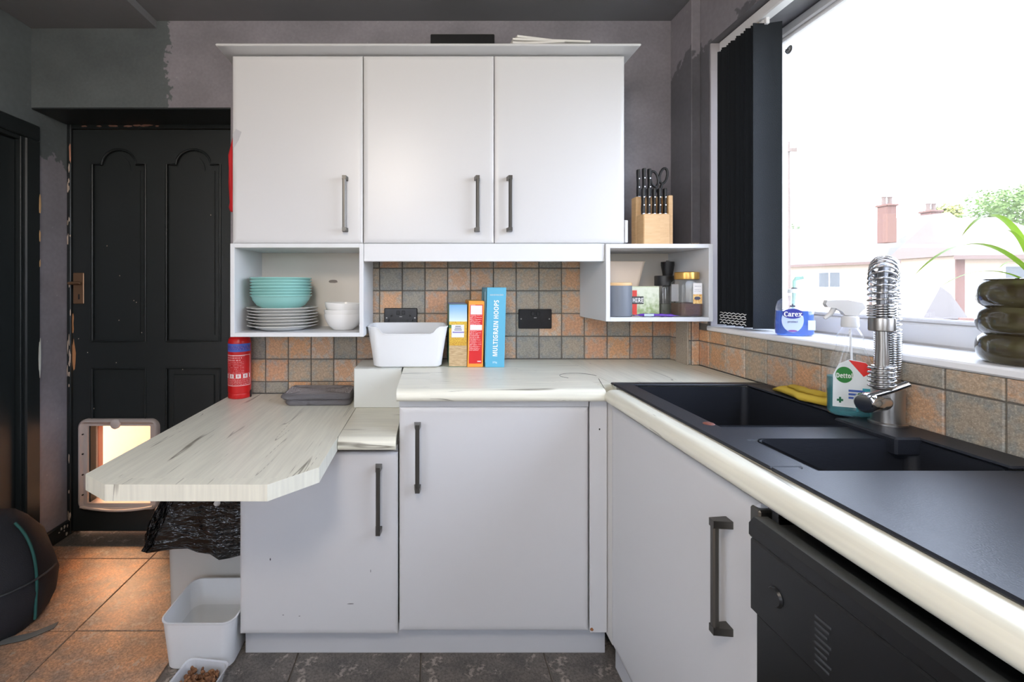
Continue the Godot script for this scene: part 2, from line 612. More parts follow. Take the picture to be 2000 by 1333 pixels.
# ---------------------------------------------------------------- room shell
func build_room() -> void:
	var wb := setting("wall_back", "rear kitchen wall painted mauve grey beside an older dark grey coat above the door")
	part(wb, "plaster", MB.new().box(-0.885, 1.4, 0, TOP, WALL, 2.26), M.paint_back)
	part(wb, "bulkhead", MB.new().box(-2.0, -0.885, 2.005, TOP, WALL, 2.26), M.paint_back)
	part(wb, "soffit", MB.new().box(LEFT + 0.001, -0.886, 1.9985, 2.0049, WALL + 0.001, 2.19), M.black_satin)
	var wl := setting("wall_left", "left kitchen wall with dark grey paint above and mauve grey below")
	part(wl, "plaster", MB.new().box(-2.0, LEFT, 0, TOP + 0.2, 1.96, 2.26), M.paint_left)
	part(wl, "plaster", MB.new().box(-2.0, LEFT, 1.862, TOP + 0.2, 1.16, 1.96), M.paint_left)
	var pale := mat(rgb(214, 210, 204), 0.7)
	part(wl, "plaster", MB.new().box(-2.0, LEFT, 0, TOP + 0.2, -0.3, 1.16), pale)
	part(wl, "plaster", MB.new().box(-2.0, LEFT, 0, 0.7, -1.7, -0.3), pale)
	part(wl, "plaster", MB.new().box(-2.0, LEFT, 2.1, TOP + 0.2, -1.7, -0.3), pale)
	part(wl, "plaster", MB.new().box(-2.0, LEFT, 0, TOP + 0.2, -2.8, -1.7), pale)
	var w3 := setting("window_3", "white framed window in the left wall behind the viewer")
	for d in [-1.7, -1.03, -0.36]: part(w3, "frame_bar", MB.new().box(-1.92, -1.86, 0.7, 2.1, d, d + 0.06, 0.004), M.upvc)
	for y in [0.7, 2.04]: part(w3, "frame_bar", MB.new().box(-1.92, -1.86, y, y + 0.06, -1.64, -0.36, 0.004), M.upvc)
	for d in [-1.64, -0.97]: part(w3, "pane", MB.new().box(-1.894, -1.886, 0.76, 2.04, d, d + 0.61), M.pane)
	var wr := setting("wall_right", "window wall painted dark grey with a paler band near the ceiling")
	part(wr, "plaster", MB.new().box(SIDE, 1.40, 0, 1.036, -0.2, 1.785), M.paint_right)
	part(wr, "plaster", MB.new().box(SIDE, 1.40, 2.172, TOP, -0.2, 1.785), M.paint_right)
	part(wr, "plaster", MB.new().box(SIDE, 1.40, 0, TOP, 1.785, WALL), M.paint_right)
	part(wr, "plaster", MB.new().box(SIDE, 1.40, 0, TOP, -2.8, -0.2), M.paint_right)
	# pale emulsion on the far cheek of the window opening
	part(wr, "reveal", MB.new().box(SIDE + 0.004, 1.30, 1.056, 2.171, 1.779, 1.7849), M.reveal)
	var bx := setting("trim_1", "shallow boxed corner beside the window, painted dark grey")
	part(bx, "boxing", MB.new().box(1.068, SIDE, HIGH, TOP, 1.84, WALL, 0.002), M.paint_right)
	var wf := setting("wall_front", "kitchen wall behind the viewer with a wide window")
	part(wf, "plaster", MB.new().box(-2.0, -1.0, 0, TOP, -2.8, -2.6), pale)
	part(wf, "plaster", MB.new().box(0.4, 1.4, 0, TOP, -2.8, -2.6), pale)
	part(wf, "plaster", MB.new().box(-1.0, 0.4, 0, 1.05, -2.8, -2.6), pale)
	part(wf, "plaster", MB.new().box(-1.0, 0.4, 2.15, TOP, -2.8, -2.6), pale)
	var w2 := setting("window_2", "wide white framed window behind the viewer")
	for x in [-1.0, -0.33, 0.34]: part(w2, "frame_bar", MB.new().box(x, x + 0.06, 1.05, 2.15, -2.74, -2.68, 0.004), M.upvc)
	for y in [1.05, 2.09]: part(w2, "frame_bar", MB.new().box(-0.94, 0.34, y, y + 0.06, -2.74, -2.68, 0.004), M.upvc)
	for x in [-0.94, -0.27]: part(w2, "pane", MB.new().box(x, x + 0.61, 1.11, 2.09, -2.714, -2.706), M.pane)
	var ce := setting("ceiling", "dark grey painted ceiling with rough plaster")
	part(ce, "plaster", MB.new().box(-2.0, 1.4, TOP, TOP + 0.2, -2.8, 2.26), M.ceiling)
	var c2 := setting("trim_2", "lower strip of ceiling boarding along the left wall")
	part(c2, "boarding", MB.new().box(LEFT, -1.213, TOP - 0.034, TOP - 0.0005, -2.6, WALL - 0.001), M.ceiling)
	# floor: a slab with separate tiles laid on it
	var fl := setting("floor", "rust and slate coloured square floor tiles with dark joints")
	part(fl, "slab", MB.new().box(-2.0, 1.4, -0.2, -0.006, -2.8, 3.4), M.grout)
	var xs := [LEFT]
	var x := -1.245
	while x < 1.1:
		xs.append(x)
		x += 0.405
	xs.append(1.1)
	var ds := [2.262, 2.1, 2.003]
	var d := 1.583
	while d > -2.6:
		ds.append(d)
		d -= 0.42
	ds.append(-2.6)
	for i in xs.size() - 1:
		for k in ds.size() - 1:
			var w: float = xs[i + 1] - xs[i] - 0.004
			var l: float = ds[k] - ds[k + 1] - 0.004
			if w < 0.02 or l < 0.02: continue
			var mb := MB.new()
			mb.cbox(Vector3(-w / 2, -0.006, -l / 2), Vector3(w / 2, 0, l / 2), 0.0016)
			# the rustier tiles were laid by the doors, the slatier ones along the units
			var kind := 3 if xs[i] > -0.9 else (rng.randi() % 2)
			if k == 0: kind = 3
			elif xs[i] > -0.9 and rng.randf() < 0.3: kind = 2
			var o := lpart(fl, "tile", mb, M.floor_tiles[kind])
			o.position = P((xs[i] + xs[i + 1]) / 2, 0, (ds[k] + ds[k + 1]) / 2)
	var bb := setting("baseboard_left", "short black baseboard with chipped paint beside the panelled door")
	part(bb, "board", MB.new().box(LEFT, LEFT + 0.018, 0, 0.075, 2.03, 2.195, 0.005), M.black_gloss)
	for k in 9:
		chip(bb, P(LEFT + 0.0182, 0.012 + 0.055 * rng.randf(), 2.04 + 0.15 * rng.randf()), 0.012 * rng.randf_range(0.3, 1.0), 0.009 * rng.randf_range(0.4, 1.0), "x", mat(rgb(196, 190, 178), 0.8))
	# the room beyond the panelled door, seen only through the cat flap
	var peach := mat(rgb(240, 196, 160), 0.8)
	var hall := setting("wall_hall", "peach painted hallway wall seen through the cat flap")
	part(hall, "plaster", MB.new().box(-2.7, -0.3, 0, 2.4, 2.75, 2.85), peach)
	part(hall, "plaster", MB.new().box(-2.7, -2.6, 0, 2.4, 2.26, 2.75), peach)
	part(hall, "plaster", MB.new().box(-0.4, -0.3, 0, 2.4, 2.26, 2.75), peach)
	var hc := setting("ceiling_hall", "pale hallway ceiling")
	part(hc, "plaster", MB.new().box(-2.7, -0.3, 2.4, 2.5, 2.26, 2.85), M.paper)
	var lamp := thing("hallway_lamp", "warm globe lamp hanging low in the hallway behind the panelled door", "lamp", P(-1.8, 2.4, 2.6))
	var bulb := mat(rgb(255, 226, 190), 0.4)
	bulb.emission_enabled = true
	bulb.emission = rgb(255, 200, 150)
	bulb.emission_energy_multiplier = 4.0
	var bm := MB.new()
	var prof := []
	for k in 13: prof.append([0.08 * sin(PI * k / 12.0), -1.6 - 0.08 * cos(PI * k / 12.0)])
	bm.lathe(prof, Vector3.ZERO, 20)
	lpart(lamp, "globe", bm, bulb)
	lpart(lamp, "cord", MB.new().tube([Vector3(0, -1.52, 0), Vector3(0, 0, 0)], 0.004, 6), M.plastic_black)
	var ol := OmniLight3D.new()
	ol.name = "globe_glow"
	ol.position = Vector3(0, -1.6, 0)
	ol.light_color = rgb(255, 212, 168)
	ol.light_energy = 0.42
	ol.light_size = 0.08
	ol.omni_range = 8.0
	ol.omni_attenuation = 2.0
	ol.shadow_enabled = true
	lamp.add_child(ol)
	# globe pendant in the middle of the kitchen, behind the viewer
	var kl := thing("ceiling_lamp", "large white paper globe lamp hanging from the kitchen ceiling", "lamp", P(-0.3, TOP, -0.25))
	var km := mat(rgb(250, 240, 226), 0.4)
	km.emission_enabled = true
	km.emission = rgb(255, 240, 224)
	km.emission_energy_multiplier = 3.0
	var kg := MB.new()
	var kp := []
	for k in 15: kp.append([0.2 * sin(PI * k / 14.0), -0.3 - 0.2 * cos(PI * k / 14.0)])
	kg.lathe(kp, Vector3.ZERO, 24)
	lpart(kl, "globe", kg, km)
	lpart(kl, "cord", MB.new().tube([Vector3(0, -0.1, 0), Vector3(0, 0, 0)], 0.004, 6), M.plastic_white)
	lpart(kl, "ceiling_rose", MB.new().lathe([[0.0, -0.03], [0.03, -0.028], [0.045, -0.01], [0.045, 0.0]], Vector3.ZERO, 20), M.plastic_white)
	var ko := OmniLight3D.new()
	ko.name = "globe_glow"
	ko.position = Vector3(0, -0.3, 0)
	ko.light_color = rgb(255, 243, 230)
	ko.light_energy = 0.36
	ko.light_size = 0.2
	ko.omni_range = 10.0
	ko.omni_attenuation = 2.0
	ko.shadow_enabled = true
	kl.add_child(ko)

# an irregular flake of bared wood or plaster, 1 mm proud; axis is the way it faces
func chip(parent: Node3D, at: Vector3, h: float, w: float, axis: String, m: Material) -> void:
	var poly := PackedVector2Array()
	for k in 12:
		var t := TAU * k / 12.0
		var r := rng.randf_range(0.55, 1.0)
		poly.append(Vector2(cos(t) * w * r, sin(t) * h * r))
	var mb := MB.new()
	mb.extrude(poly, "d", 0.0, 0.0016)
	if axis == "x": mb.turn(Transform3D(Basis(Vector3.UP, PI / 2), Vector3.ZERO))
	mb.turn(Transform3D(Basis.IDENTITY, at))
	part(parent, "paint_chip", mb, m)

func arch_outline(x0: float, x1: float, y0: float, ysh: float, ytop: float, inset: float) -> PackedVector2Array:
	var p := PackedVector2Array()
	var w := x1 - x0
	x0 += inset; x1 -= inset; y0 += inset; ysh -= inset; ytop -= inset
	var a0 := x0 + 0.18 * w
	var a1 := x1 - 0.18 * w
	p.append(Vector2(x0, y0)); p.append(Vector2(x1, y0)); p.append(Vector2(x1, ysh)); p.append(Vector2(a1, ysh))
	for k in range(1, 12):
		var t := PI * k / 12.0
		p.append(Vector2((a0 + a1) / 2 + (a1 - a0) / 2 * cos(t), ysh + (ytop - ysh) * sin(t)))
	p.append(Vector2(a0, ysh)); p.append(Vector2(x0, ysh))
	return p

func build_doors() -> void:
	var D := 2.205
	var x0 := LEFT + 0.022
	var x1 := -0.955
	var door := setting("door_1", "black panelled door with arched upper panels and a cat flap")
	var leaf := CSGBox3D.new()
	leaf.name = "door_leaf"
	leaf.size = Vector3(x1 - x0, 1.965, 0.04)
	leaf.position = Vector3((x0 + x1) / 2, 0.012 + 1.965 / 2, -D - 0.02)
	leaf.material = M.black_satin
	door.add_child(leaf)
	var panels := []
	for c in [[180.0, 284.0], [325.0, 430.0]]:
		panels.append(arch_outline(X(c[0], D), X(c[1], D), Y(667, D), Y(321, D), Y(292, D), 0.0))
	for c in [[180.0, 284.0, 824.0], [325.0, 430.0, 880.0]]:
		panels.append(PackedVector2Array([Vector2(X(c[0], D), Y(c[2], D)), Vector2(X(c[1], D), Y(c[2], D)), Vector2(X(c[1], D), Y(720, D)), Vector2(X(c[0], D), Y(720, D))]))
	for poly in panels:
		var c := CSGPolygon3D.new()
		c.name = "recess"
		c.polygon = poly
		c.depth = 0.03
		c.operation = CSGShape3D.OPERATION_SUBTRACTION
		c.material = M.black_satin
		# the prism runs from its place towards -z; sink it 12 mm into the leaf
		c.position = -leaf.position + Vector3(0, 0, -D - 0.012 + 0.03)
		leaf.add_child(c, true)
	var hole := CSGBox3D.new()
	hole.name = "flap_opening"
	var fx0 := X(177, D)
	var fx1 := X(300, D)
	var fy0 := Y(982, D)
	var fy1 := Y(831, D)
	hole.size = Vector3(fx1 - fx0, fy1 - fy0, 0.2)
	hole.position = -leaf.position + Vector3((fx0 + fx1) / 2, (fy0 + fy1) / 2, -D)
	hole.operation = CSGShape3D.OPERATION_SUBTRACTION
	hole.material = M.black_satin
	leaf.add_child(hole)
	for i in 4:
		var poly: PackedVector2Array = panels[i]
		var pts := []
		for q in poly: pts.append(P(q.x, q.y, D + 0.001))
		pts.append(pts[0])
		part(door, "moulding", MB.new().tube(pts, 0.006, 6), M.black_gloss)
	for c in [[180.0, 284.0], [325.0, 430.0]]:
		var mb := MB.new()
		mb.extrude(arch_outline(X(c[0], D), X(c[1], D), Y(667, D), Y(321, D), Y(292, D), 0.03), "d", D + 0.006, D + 0.0125)
		part(door, "panel", mb, M.black_satin)
	var mb2 := MB.new()
	mb2.box(X(325, D) + 0.03, X(430, D) - 0.03, Y(880, D) + 0.03, Y(720, D) - 0.03, D + 0.005, D + 0.013, 0.006)
	part(door, "panel", mb2, M.black_satin)
	# frame round the leaf
	part(door, "frame", MB.new().box(LEFT + 0.0005, x0 - 0.002, 0, 2.003, D - 0.012, 2.26, 0.003), M.black_gloss)
	part(door, "frame", MB.new().box(x1 + 0.002, -0.886, 0, 2.003, D - 0.012, 2.26, 0.003), M.black_gloss)
	part(door, "frame", MB.new().box(x0 - 0.002, x1 + 0.002, 1.979, 2.0045, D - 0.012, 2.26, 0.003), M.black_gloss)
	# lock plate and lever
	var plate := MB.new().box(X(144, D), X(165, D), Y(594, D), Y(533, D), D - 0.006, D, 0.003)
	var pl := part(door, "lock_plate", plate, M.brass, "worn brass lever handle on a lock plate")
	var hx := X(156, D)
	var hy := Y(554, D)
	part(pl, "lever", MB.new().tube([P(hx, hy, D), P(hx, hy, D - 0.045), P(hx - 0.012, hy, D - 0.052), P(hx + 0.03, hy + 0.004, D - 0.05), P(hx + 0.045, hy - 0.001, D - 0.05)], [0.008, 0.008, 0.008, 0.007, 0.006], 8), M.brass)
	part(pl, "keyhole", MB.new().box(hx - 0.004, hx + 0.004, Y(585, D), Y(575, D), D - 0.0068, D - 0.0055), M.dark_gap)
	# chipped paint: bare pine on the lock edge, white undercoat down the frame
	var pine := mat(rgb(190, 134, 92), 0.8)
	var under := mat(rgb(206, 188, 172), 0.8)
	chip(door, P(X(144, D), Y(690, D), D - 0.001), 0.09, 0.011, "d", pine)
	chip(door, P(X(142, D), Y(632, D), D - 0.001), 0.06, 0.007, "d", pine)
	chip(door, P(X(137, D - 0.012), Y(300, D), D - 0.0132), 0.06, 0.006, "d", mat(rgb(196, 140, 116), 0.8))
	for k in 26:
		chip(door, P(X(rng.randf_range(131.5, 137.5), D - 0.012), Y(rng.randf_range(270, 1020), D), D - 0.0132), rng.randf_range(0.006, 0.04), rng.randf_range(0.002, 0.005), "d", under)
	for k in 8:
		chip(door, P(X(165 + 30 * k + rng.randf_range(-4, 4), D) if k < 5 else X(170 + 20 * k, D), Y(247.5 + rng.randf_range(-1, 1), D), D - 0.0132), 0.005, rng.randf_range(0.01, 0.035), "d", mat(rgb(150, 110, 96), 0.8))
	for k in 14:
		chip(door, P(X(rng.randf_range(150, 430), D), Y(rng.randf_range(420, 800), D), D - 0.0012), 0.003, 0.0022, "d", under)
	# cat flap: moulded frame, tunnel, clear flap
	var cf := MB.new()
	var cx := X(235.5, D)
	var cy := Y(906, D)
	var hw := X(313, D) / 2 - X(158, D) / 2
	var hh := (Y(822, D) - Y(995, D)) / 2
	var loop := func(w: float, h: float, r: float, d: float, up: float) -> PackedVector3Array:
		var q := cf.ring(0, 0, w, h, r, 0, 6)
		var o := PackedVector3Array()
		for p in q:
			var yy: float = -p.z
			if yy > h * 0.6: yy += up * maxf(0.0, 1.0 - pow(p.x / w, 2))
			o.append(P(cx + p.x, cy + yy, d))
		return o
	var iw := (fx1 - fx0) / 2
	var ih := (fy1 - fy0) / 2
	cf.skin([loop.call(hw, hh, 0.035, D, 0.014), loop.call(hw, hh, 0.035, D - 0.018, 0.014), loop.call(hw - 0.008, hh - 0.008, 0.03, D - 0.026, 0.014), loop.call(iw + 0.025, ih + 0.02, 0.012, D - 0.026, 0.006), loop.call(iw + 0.018, ih + 0.008, 0.006, D - 0.012, 0.0), loop.call(iw - 0.001, ih - 0.001, 0.004, D - 0.012, 0.0), loop.call(iw - 0.001, ih - 0.001, 0.004, D + 0.09, 0.0)])
	var flap := part(door, "cat_flap", cf, mat(rgb(196, 184, 178), 0.45), "pale plastic cat flap with a clear door")
	part(flap, "flap_pane", MB.new().box(fx0 + 0.004, fx1 - 0.004, fy0 + 0.006, fy1 - 0.004, D + 0.03, D + 0.034), glass(Color(1, 0.96, 0.92), 0.1, 0.1))
	part(flap, "jamb", MB.new().box(X(190, D + 0.07), X(197, D + 0.07), fy0 + 0.004, fy1 - 0.003, D + 0.055, D + 0.085), mat(rgb(176, 96, 56), 0.5))
	var lip := []
	for k in 11: lip.append(P(cx + (k - 5) / 5.0 * (iw + 0.02), Y(985, D) - 0.018 * (1 - pow((k - 5) / 5.0, 2)), D - 0.03))
	part(flap, "lip", MB.new().tube(lip, 0.006, 8), mat(rgb(206, 192, 184), 0.4))
	for y in [846.0, 884.0, 924.0, 963.0]:
		part(flap, "screw", MB.new().box(X(169, D) - 0.003, X(169, D) + 0.003, Y(y, D) - 0.003, Y(y, D) + 0.003, D - 0.028, D - 0.02, 0.001), M.dark_gap)
	var knob := MB.new()
	knob.lathe([[0.0, 0.0], [0.02, 0.0], [0.024, -0.004], [0.024, -0.012]], Vector3.ZERO, 20)
	knob.turn(Transform3D(Basis(Vector3.RIGHT, PI / 2), P(cx - 0.01, Y(826, D), D - 0.03)))
	part(flap, "catch", knob, mat(rgb(206, 196, 190), 0.4))
	# door in the left wall, seen edge on
	var d2 := setting("door_2", "black painted door and architrave in the left wall")
	part(d2, "door_leaf", MB.new().box(LEFT - 0.06, LEFT - 0.02, 0.01, 1.845, 1.165, 1.943, 0.003), M.black_gloss)
	part(d2, "jamb_lining", MB.new().box(LEFT - 0.13, LEFT + 0.002, 0, 1.862, 1.945, 1.9599, 0.002), M.black_gloss)
	part(d2, "jamb_lining", MB.new().box(LEFT - 0.13, LEFT + 0.002, 1.847, 1.8619, 1.16, 1.945, 0.002), M.black_gloss)
	part(d2, "architrave", MB.new().box(LEFT, LEFT + 0.018, 0, 1.862, 1.955, 2.028, 0.005), M.black_gloss)
	part(d2, "architrave", MB.new().box(LEFT, LEFT + 0.018, 1.862, 1.93, 1.09, 2.028, 0.005), M.black_gloss)
	part(d2, "architrave", MB.new().box(LEFT, LEFT + 0.018, 0, 1.862, 1.09, 1.162, 0.005), M.black_gloss)
	for q in [[400.0, 0.05, 0.006], [460.0, 0.03, 0.004], [515.0, 0.02, 0.003]]:
		chip(d2, P(LEFT + 0.02, Y(q[0], 2.02), 2.022), q[1], q[2], "x", mat(rgb(206, 168, 122), 0.8))
	chip(d2, P(LEFT + 0.0195, Y(700, 2.02), 2.022), 0.11, 0.006, "x", mat(rgb(206, 210, 204), 0.8))

# ---------------------------------------------------------------- window
func build_window() -> void:
	var w := setting("window_1", "wide white framed window over the sink with a bright view of houses")
	part(w, "sill", MB.new().box(SIDE - 0.012, 1.33, 1.036, 1.055, -0.2, 1.784, 0.004), mat(rgb(240, 240, 241), 0.3), "white window sill")
	var fx := 1.305
	part(w, "frame_bar", MB.new().box(fx, fx + 0.06, 1.055, 1.112, -0.2, 1.779, 0.006), M.upvc)
	part(w, "frame_bar", MB.new().box(fx, fx + 0.06, 2.135, 2.172, -0.2, 1.779, 0.006), M.upvc)
	part(w, "frame_bar", MB.new().box(fx, fx + 0.06, 1.112, 2.135, 1.715, 1.779, 0.006), M.upvc)
	part(w, "frame_bar", MB.new().box(fx, fx + 0.06, 1.112, 2.135, -0.2, -0.14, 0.006), M.upvc)
	part(w, "glazing_bead", MB.new().box(fx + 0.008, fx + 0.03, 1.112, 1.125, -0.14, 1.715, 0.004), M.upvc)
	part(w, "glazing_bead", MB.new().box(fx + 0.008, fx + 0.03, 2.122, 2.135, -0.14, 1.715, 0.004), M.upvc)
	part(w, "glazing_bead", MB.new().box(fx + 0.008, fx + 0.03, 1.125, 2.122, 1.70, 1.715, 0.004), M.upvc)
	part(w, "pane", MB.new().box(fx + 0.03, fx + 0.036, 1.112, 2.135, -0.14, 1.715), M.pane)
	# vertical blind drawn back against the far cheek
	var b := thing("vertical_blind", "black vertical blind drawn back beside the sunlit window", "blind", P(1.16, 2.16, 1.6))
	part(b, "headrail", MB.new().box(1.135, 1.175, 2.132, 2.17, -0.15, 1.77, 0.004), M.upvc, "white blind headrail")
	var ys := 1.064
	for k in 13:
		var t := k / 12.0
		var d := lerpf(1.715, 1.545, t)
		var mb := MB.new()
		# each slat hangs across the opening and is slightly bowed
		var pts := PackedVector2Array()
		var lean := 0.055 * (1.0 - t) + 0.012 * t
		for i in 7:
			var s := i / 6.0
			pts.append(Vector2(lerpf(1.112, 1.203, s) + 0.004 * sin(k * 2.4) * (1.0 if k < 12 else 0.0), d + 0.006 * sin(PI * s) - lean * (s - 0.5)))
		for i in 7:
			var q := pts[6 - i]
			pts.append(q + Vector2(0, 0.0014))
		mb.extrude(pts, "y", ys + 0.004 * (k % 3), 2.118)
		var sl := part(b, "slat", mb, M.blind)
		part(sl, "hanger", MB.new().box(1.15, 1.162, 2.112, 2.134, d - 0.004, d + 0.006, 0.001), M.upvc)
	# bead chains joining the feet of the slats
	for row in 5:
		var pts := []
		for k in 25:
			var t := k / 24.0
			pts.append(P(1.108 - 0.002 * (row % 2), 1.072 + 0.009 * row + 0.005 * absf(sin(t * PI * 6.0 + row)), lerpf(1.72, 1.58, t)))
		part(b, "bead_chain", MB.new().tube(pts, 0.0016, 5), M.print_white)
	var cord := []
	for k in 9: cord.append(P(1.15 + 0.006 * sin(k * 2.1), 2.134 - 0.004 * k + 0.01 * sin(k * 1.3), 1.56 + 0.008 * k))
	part(b, "cord", MB.new().tube(cord, 0.003, 5), mat(rgb(206, 190, 160), 0.7))
	# suction disc stuck on the glass
	var dd := (fx + 0.03) * F / (1542.0 - VX)
	var s := thing("suction_disc", "small round grey suction disc stuck to the window glass", "disc", P(fx + 0.029, Y(97, dd), dd))
	var sm := MB.new()
	sm.lathe([[0.0, 0.006], [0.006, 0.006], [0.007, 0.003], [0.014, 0.0015], [0.016, 0.0]], Vector3.ZERO, 20)
	sm.turn(Transform3D(Basis(Vector3(0, 0, 1), PI / 2), Vector3.ZERO))
	lpart(s, "disc", sm, mat(rgb(120, 122, 124), 0.3))
	var hk := MB.new().tube([Vector3(-0.004, 0.0, 0), Vector3(-0.012, 0.0, 0), Vector3(-0.014, -0.008, 0), Vector3(-0.008, -0.014, 0)], 0.0022, 6)
	lpart(s, "hook", hk, M.plastic_black)

# ---------------------------------------------------------------- wall tiles
var tile_cache := {}
func tile_mesh(w: float, h: float, dir: String) -> ArrayMesh:
	var key := "%.4f %.4f %s" % [w, h, dir]
	if not tile_cache.has(key):
		var mb := MB.new()
		var b := 0.0022
		var t := 0.008
		var q := func(s: float, y: float, z: float) -> Vector3: return Vector3(s, y, z)
		var o := [q.call(-w / 2, -h / 2, 0.0), q.call(w / 2, -h / 2, 0.0), q.call(w / 2, h / 2, 0.0), q.call(-w / 2, h / 2, 0.0)]
		var m := []
		var f := []
		for p in o:
			m.append(p + Vector3(0, 0, t - b))
			f.append(Vector3(p.x - signf(p.x) * b, p.y - signf(p.y) * b, t))
		mb.facing(f, Vector3(0, 0, 1))
		for i in 4:
			var j := (i + 1) % 4
			var out: Vector3 = (o[i] + o[j]) / 2
			mb.facing([o[i], o[j], m[j], m[i]], out)
			mb.facing([m[i], m[j], f[j], f[i]], out + Vector3(0, 0, 0.05))
		for i in mb.u.size(): mb.u[i] = Vector2(mb.v[i].x, -mb.v[i].y)
		if dir == "x": mb.turn(Transform3D(Basis(Vector3.UP, -PI / 2), Vector3.ZERO))
		tile_cache[key] = mb.mesh()
	return tile_cache[key]

func lay(parent: Node3D, a0: float, a1: float, y0: float, y1: float, at: float, dir: String) -> void:
	# one tile filling the cell, minus the joint
	var g := 0.0035
	var w := a1 - a0 - g
	var h := y1 - y0 - g
	if w < 0.008 or h < 0.008: return
	var o := lpart(parent, "tile", tile_mesh(snappedf(w, 0.0005), snappedf(h, 0.0005), dir), M.tiles[rng.randi() % 8])
	o.position = P((a0 + a1) / 2, (y0 + y1) / 2, at) if dir == "d" else P(at, (y0 + y1) / 2, (a0 + a1) / 2)

func cells(a: float, b: float, start: float, pitch: float) -> Array:
	var out := [a]
	var k := start
	while k < a + 0.006: k += pitch
	while k < b - 0.006:
		out.append(k)
		k += pitch
	out.append(b)
	return out

func build_tiles() -> void:
	var wb: Node3D = get_node("wall_back")
	var wr: Node3D = get_node("wall_right")
	var bx: Node3D = get_node("trim_1")
	part(wb, "grout", MB.new().box(-0.87, 1.068, LOW, 1.36, WALL - 0.005, WALL - 0.0002), M.grout)
	var cs := cells(-0.868, 1.068, -0.224 - 0.1007 * 8, 0.1007)
	var rs := [LOW, HIGH - 0.1, HIGH]
	for k in range(1, 6): rs.append(HIGH + 0.1007 * k)
	for i in cs.size() - 1:
		for k in rs.size() - 1:
			if k < 2 and cs[i] > -0.12: continue
			if k > 4 and cs[i + 1] < -0.28: continue
			lay(wb, cs[i], cs[i + 1], rs[k], minf(rs[k + 1], 1.36), WALL - 0.002, "d")
	# window wall: a full course and a cut course under the sill
	part(wr, "grout", MB.new().box(SIDE - 0.004, SIDE - 0.0002, HIGH, 1.036, -0.2, 1.84), M.grout)
	var dr := cells(-0.2, 1.84, 1.5696 - 0.1015 * 20, 0.1015)
	for i in dr.size() - 1:
		lay(wr, dr[i], dr[i + 1], HIGH, HIGH + 0.1, SIDE - 0.001, "x")
		lay(wr, dr[i], dr[i + 1], HIGH + 0.1, 1.036, SIDE - 0.001, "x")
	part(wr, "grout", MB.new().box(SIDE - 0.004, SIDE - 0.0002, 1.036, 1.37, 1.785, 1.84), M.grout)
	for k in 3: lay(wr, 1.786, 1.84, 1.06 + 0.1 * k, 1.16 + 0.1 * k, SIDE - 0.001, "x")
	# boxed corner: its cheek carries a whitish stone strip, its face cut tiles
	for k in 5:
		lay(bx, 1.84, 1.94, HIGH + 0.1 * k, HIGH + 0.1 * (k + 1), 1.0665, "x")
		lay(bx, 1.942, 1.99, HIGH + 0.1 * k, HIGH + 0.1 * (k + 1), 1.0665, "x")
		lay(bx, 1.066, SIDE - 0.008, HIGH + 0.1 * k, HIGH + 0.1 * (k + 1), 1.84, "d")
	var stone := mat(rgb(176, 164, 148), 0.7)
	bump(stone, 77, 0.08, 0.3, 128, Vector3(8, 8, 8))
	part(bx, "stone_strip", MB.new().box(1.052, 1.0585, HIGH, 1.075, 1.842, 1.93, 0.002), stone, "chalky stone strip")

# ---------------------------------------------------------------- kitchen units
# a vinyl wrapped door lying in its own XY plane, front towards +z, lower left corner at the origin
func door_shape(w: float, h: float) -> MB:
	var mb := MB.new()
	var t := 0.018
	var rows := []
	for q in [[0.0, 0.0], [0.0, t - 0.006], [0.002, t - 0.003], [0.007, t - 0.0015], [0.013, t - 0.0006], [0.019, t], [minf(w, h) / 2 - 0.002, t]]:
		var i: float = q[0]
		var a := PackedVector3Array()
		for c in [Vector2(0, 0), Vector2(1, 0), Vector2(1, 1), Vector2(0, 1)]:
			for s in 3:
				# three close points at each corner keep the mitres crisp
				a.append(Vector3(lerpf(i, w - i, c.x), lerpf(i, h - i, c.y), q[1]))
		rows.append(a)
	# flat shaded faces with soft bands: build each of the four sides as its own strip
	for side in 4:
		var strip := []
		for r in rows:
			strip.append(PackedVector3Array([r[side * 3], r[((side + 1) % 4) * 3]]))
		var st := mb.v.size()
		mb.grid(strip.slice(0, 2), false)
		mb.grid(strip.slice(1), false)
		# turn outwards
		var c := Vector3(w / 2, h / 2, -0.2)
		var k := st
		while k < mb.v.size():
			var nn := mb.n[k] + mb.n[k + 1] + mb.n[k + 2]
			var g := (mb.v[k + 2] - mb.v[k]).cross(mb.v[k + 1] - mb.v[k])
			if g.dot((mb.v[k] + mb.v[k + 1] + mb.v[k + 2]) / 3.0 - c) < 0.0:
				var tv := mb.v[k + 1]; mb.v[k + 1] = mb.v[k + 2]; mb.v[k + 2] = tv
				var tn := mb.n[k + 1]; mb.n[k + 1] = mb.n[k + 2]; mb.n[k + 2] = tn
				g = -g
			if nn.dot(g) < 0.0:
				for j in 3: mb.n[k + j] = -mb.n[k + j]
			k += 3
	var q := minf(w, h) / 2 - 0.002
	mb.facing([Vector3(q, q, t), Vector3(w - q, q, t), Vector3(w - q, h - q, t), Vector3(q, h - q, t)], Vector3(0, 0, 1))
	mb.facing([Vector3(0, 0, 0), Vector3(w, 0, 0), Vector3(w, h, 0), Vector3(0, h, 0)], Vector3(0, 0, -1))
	return mb

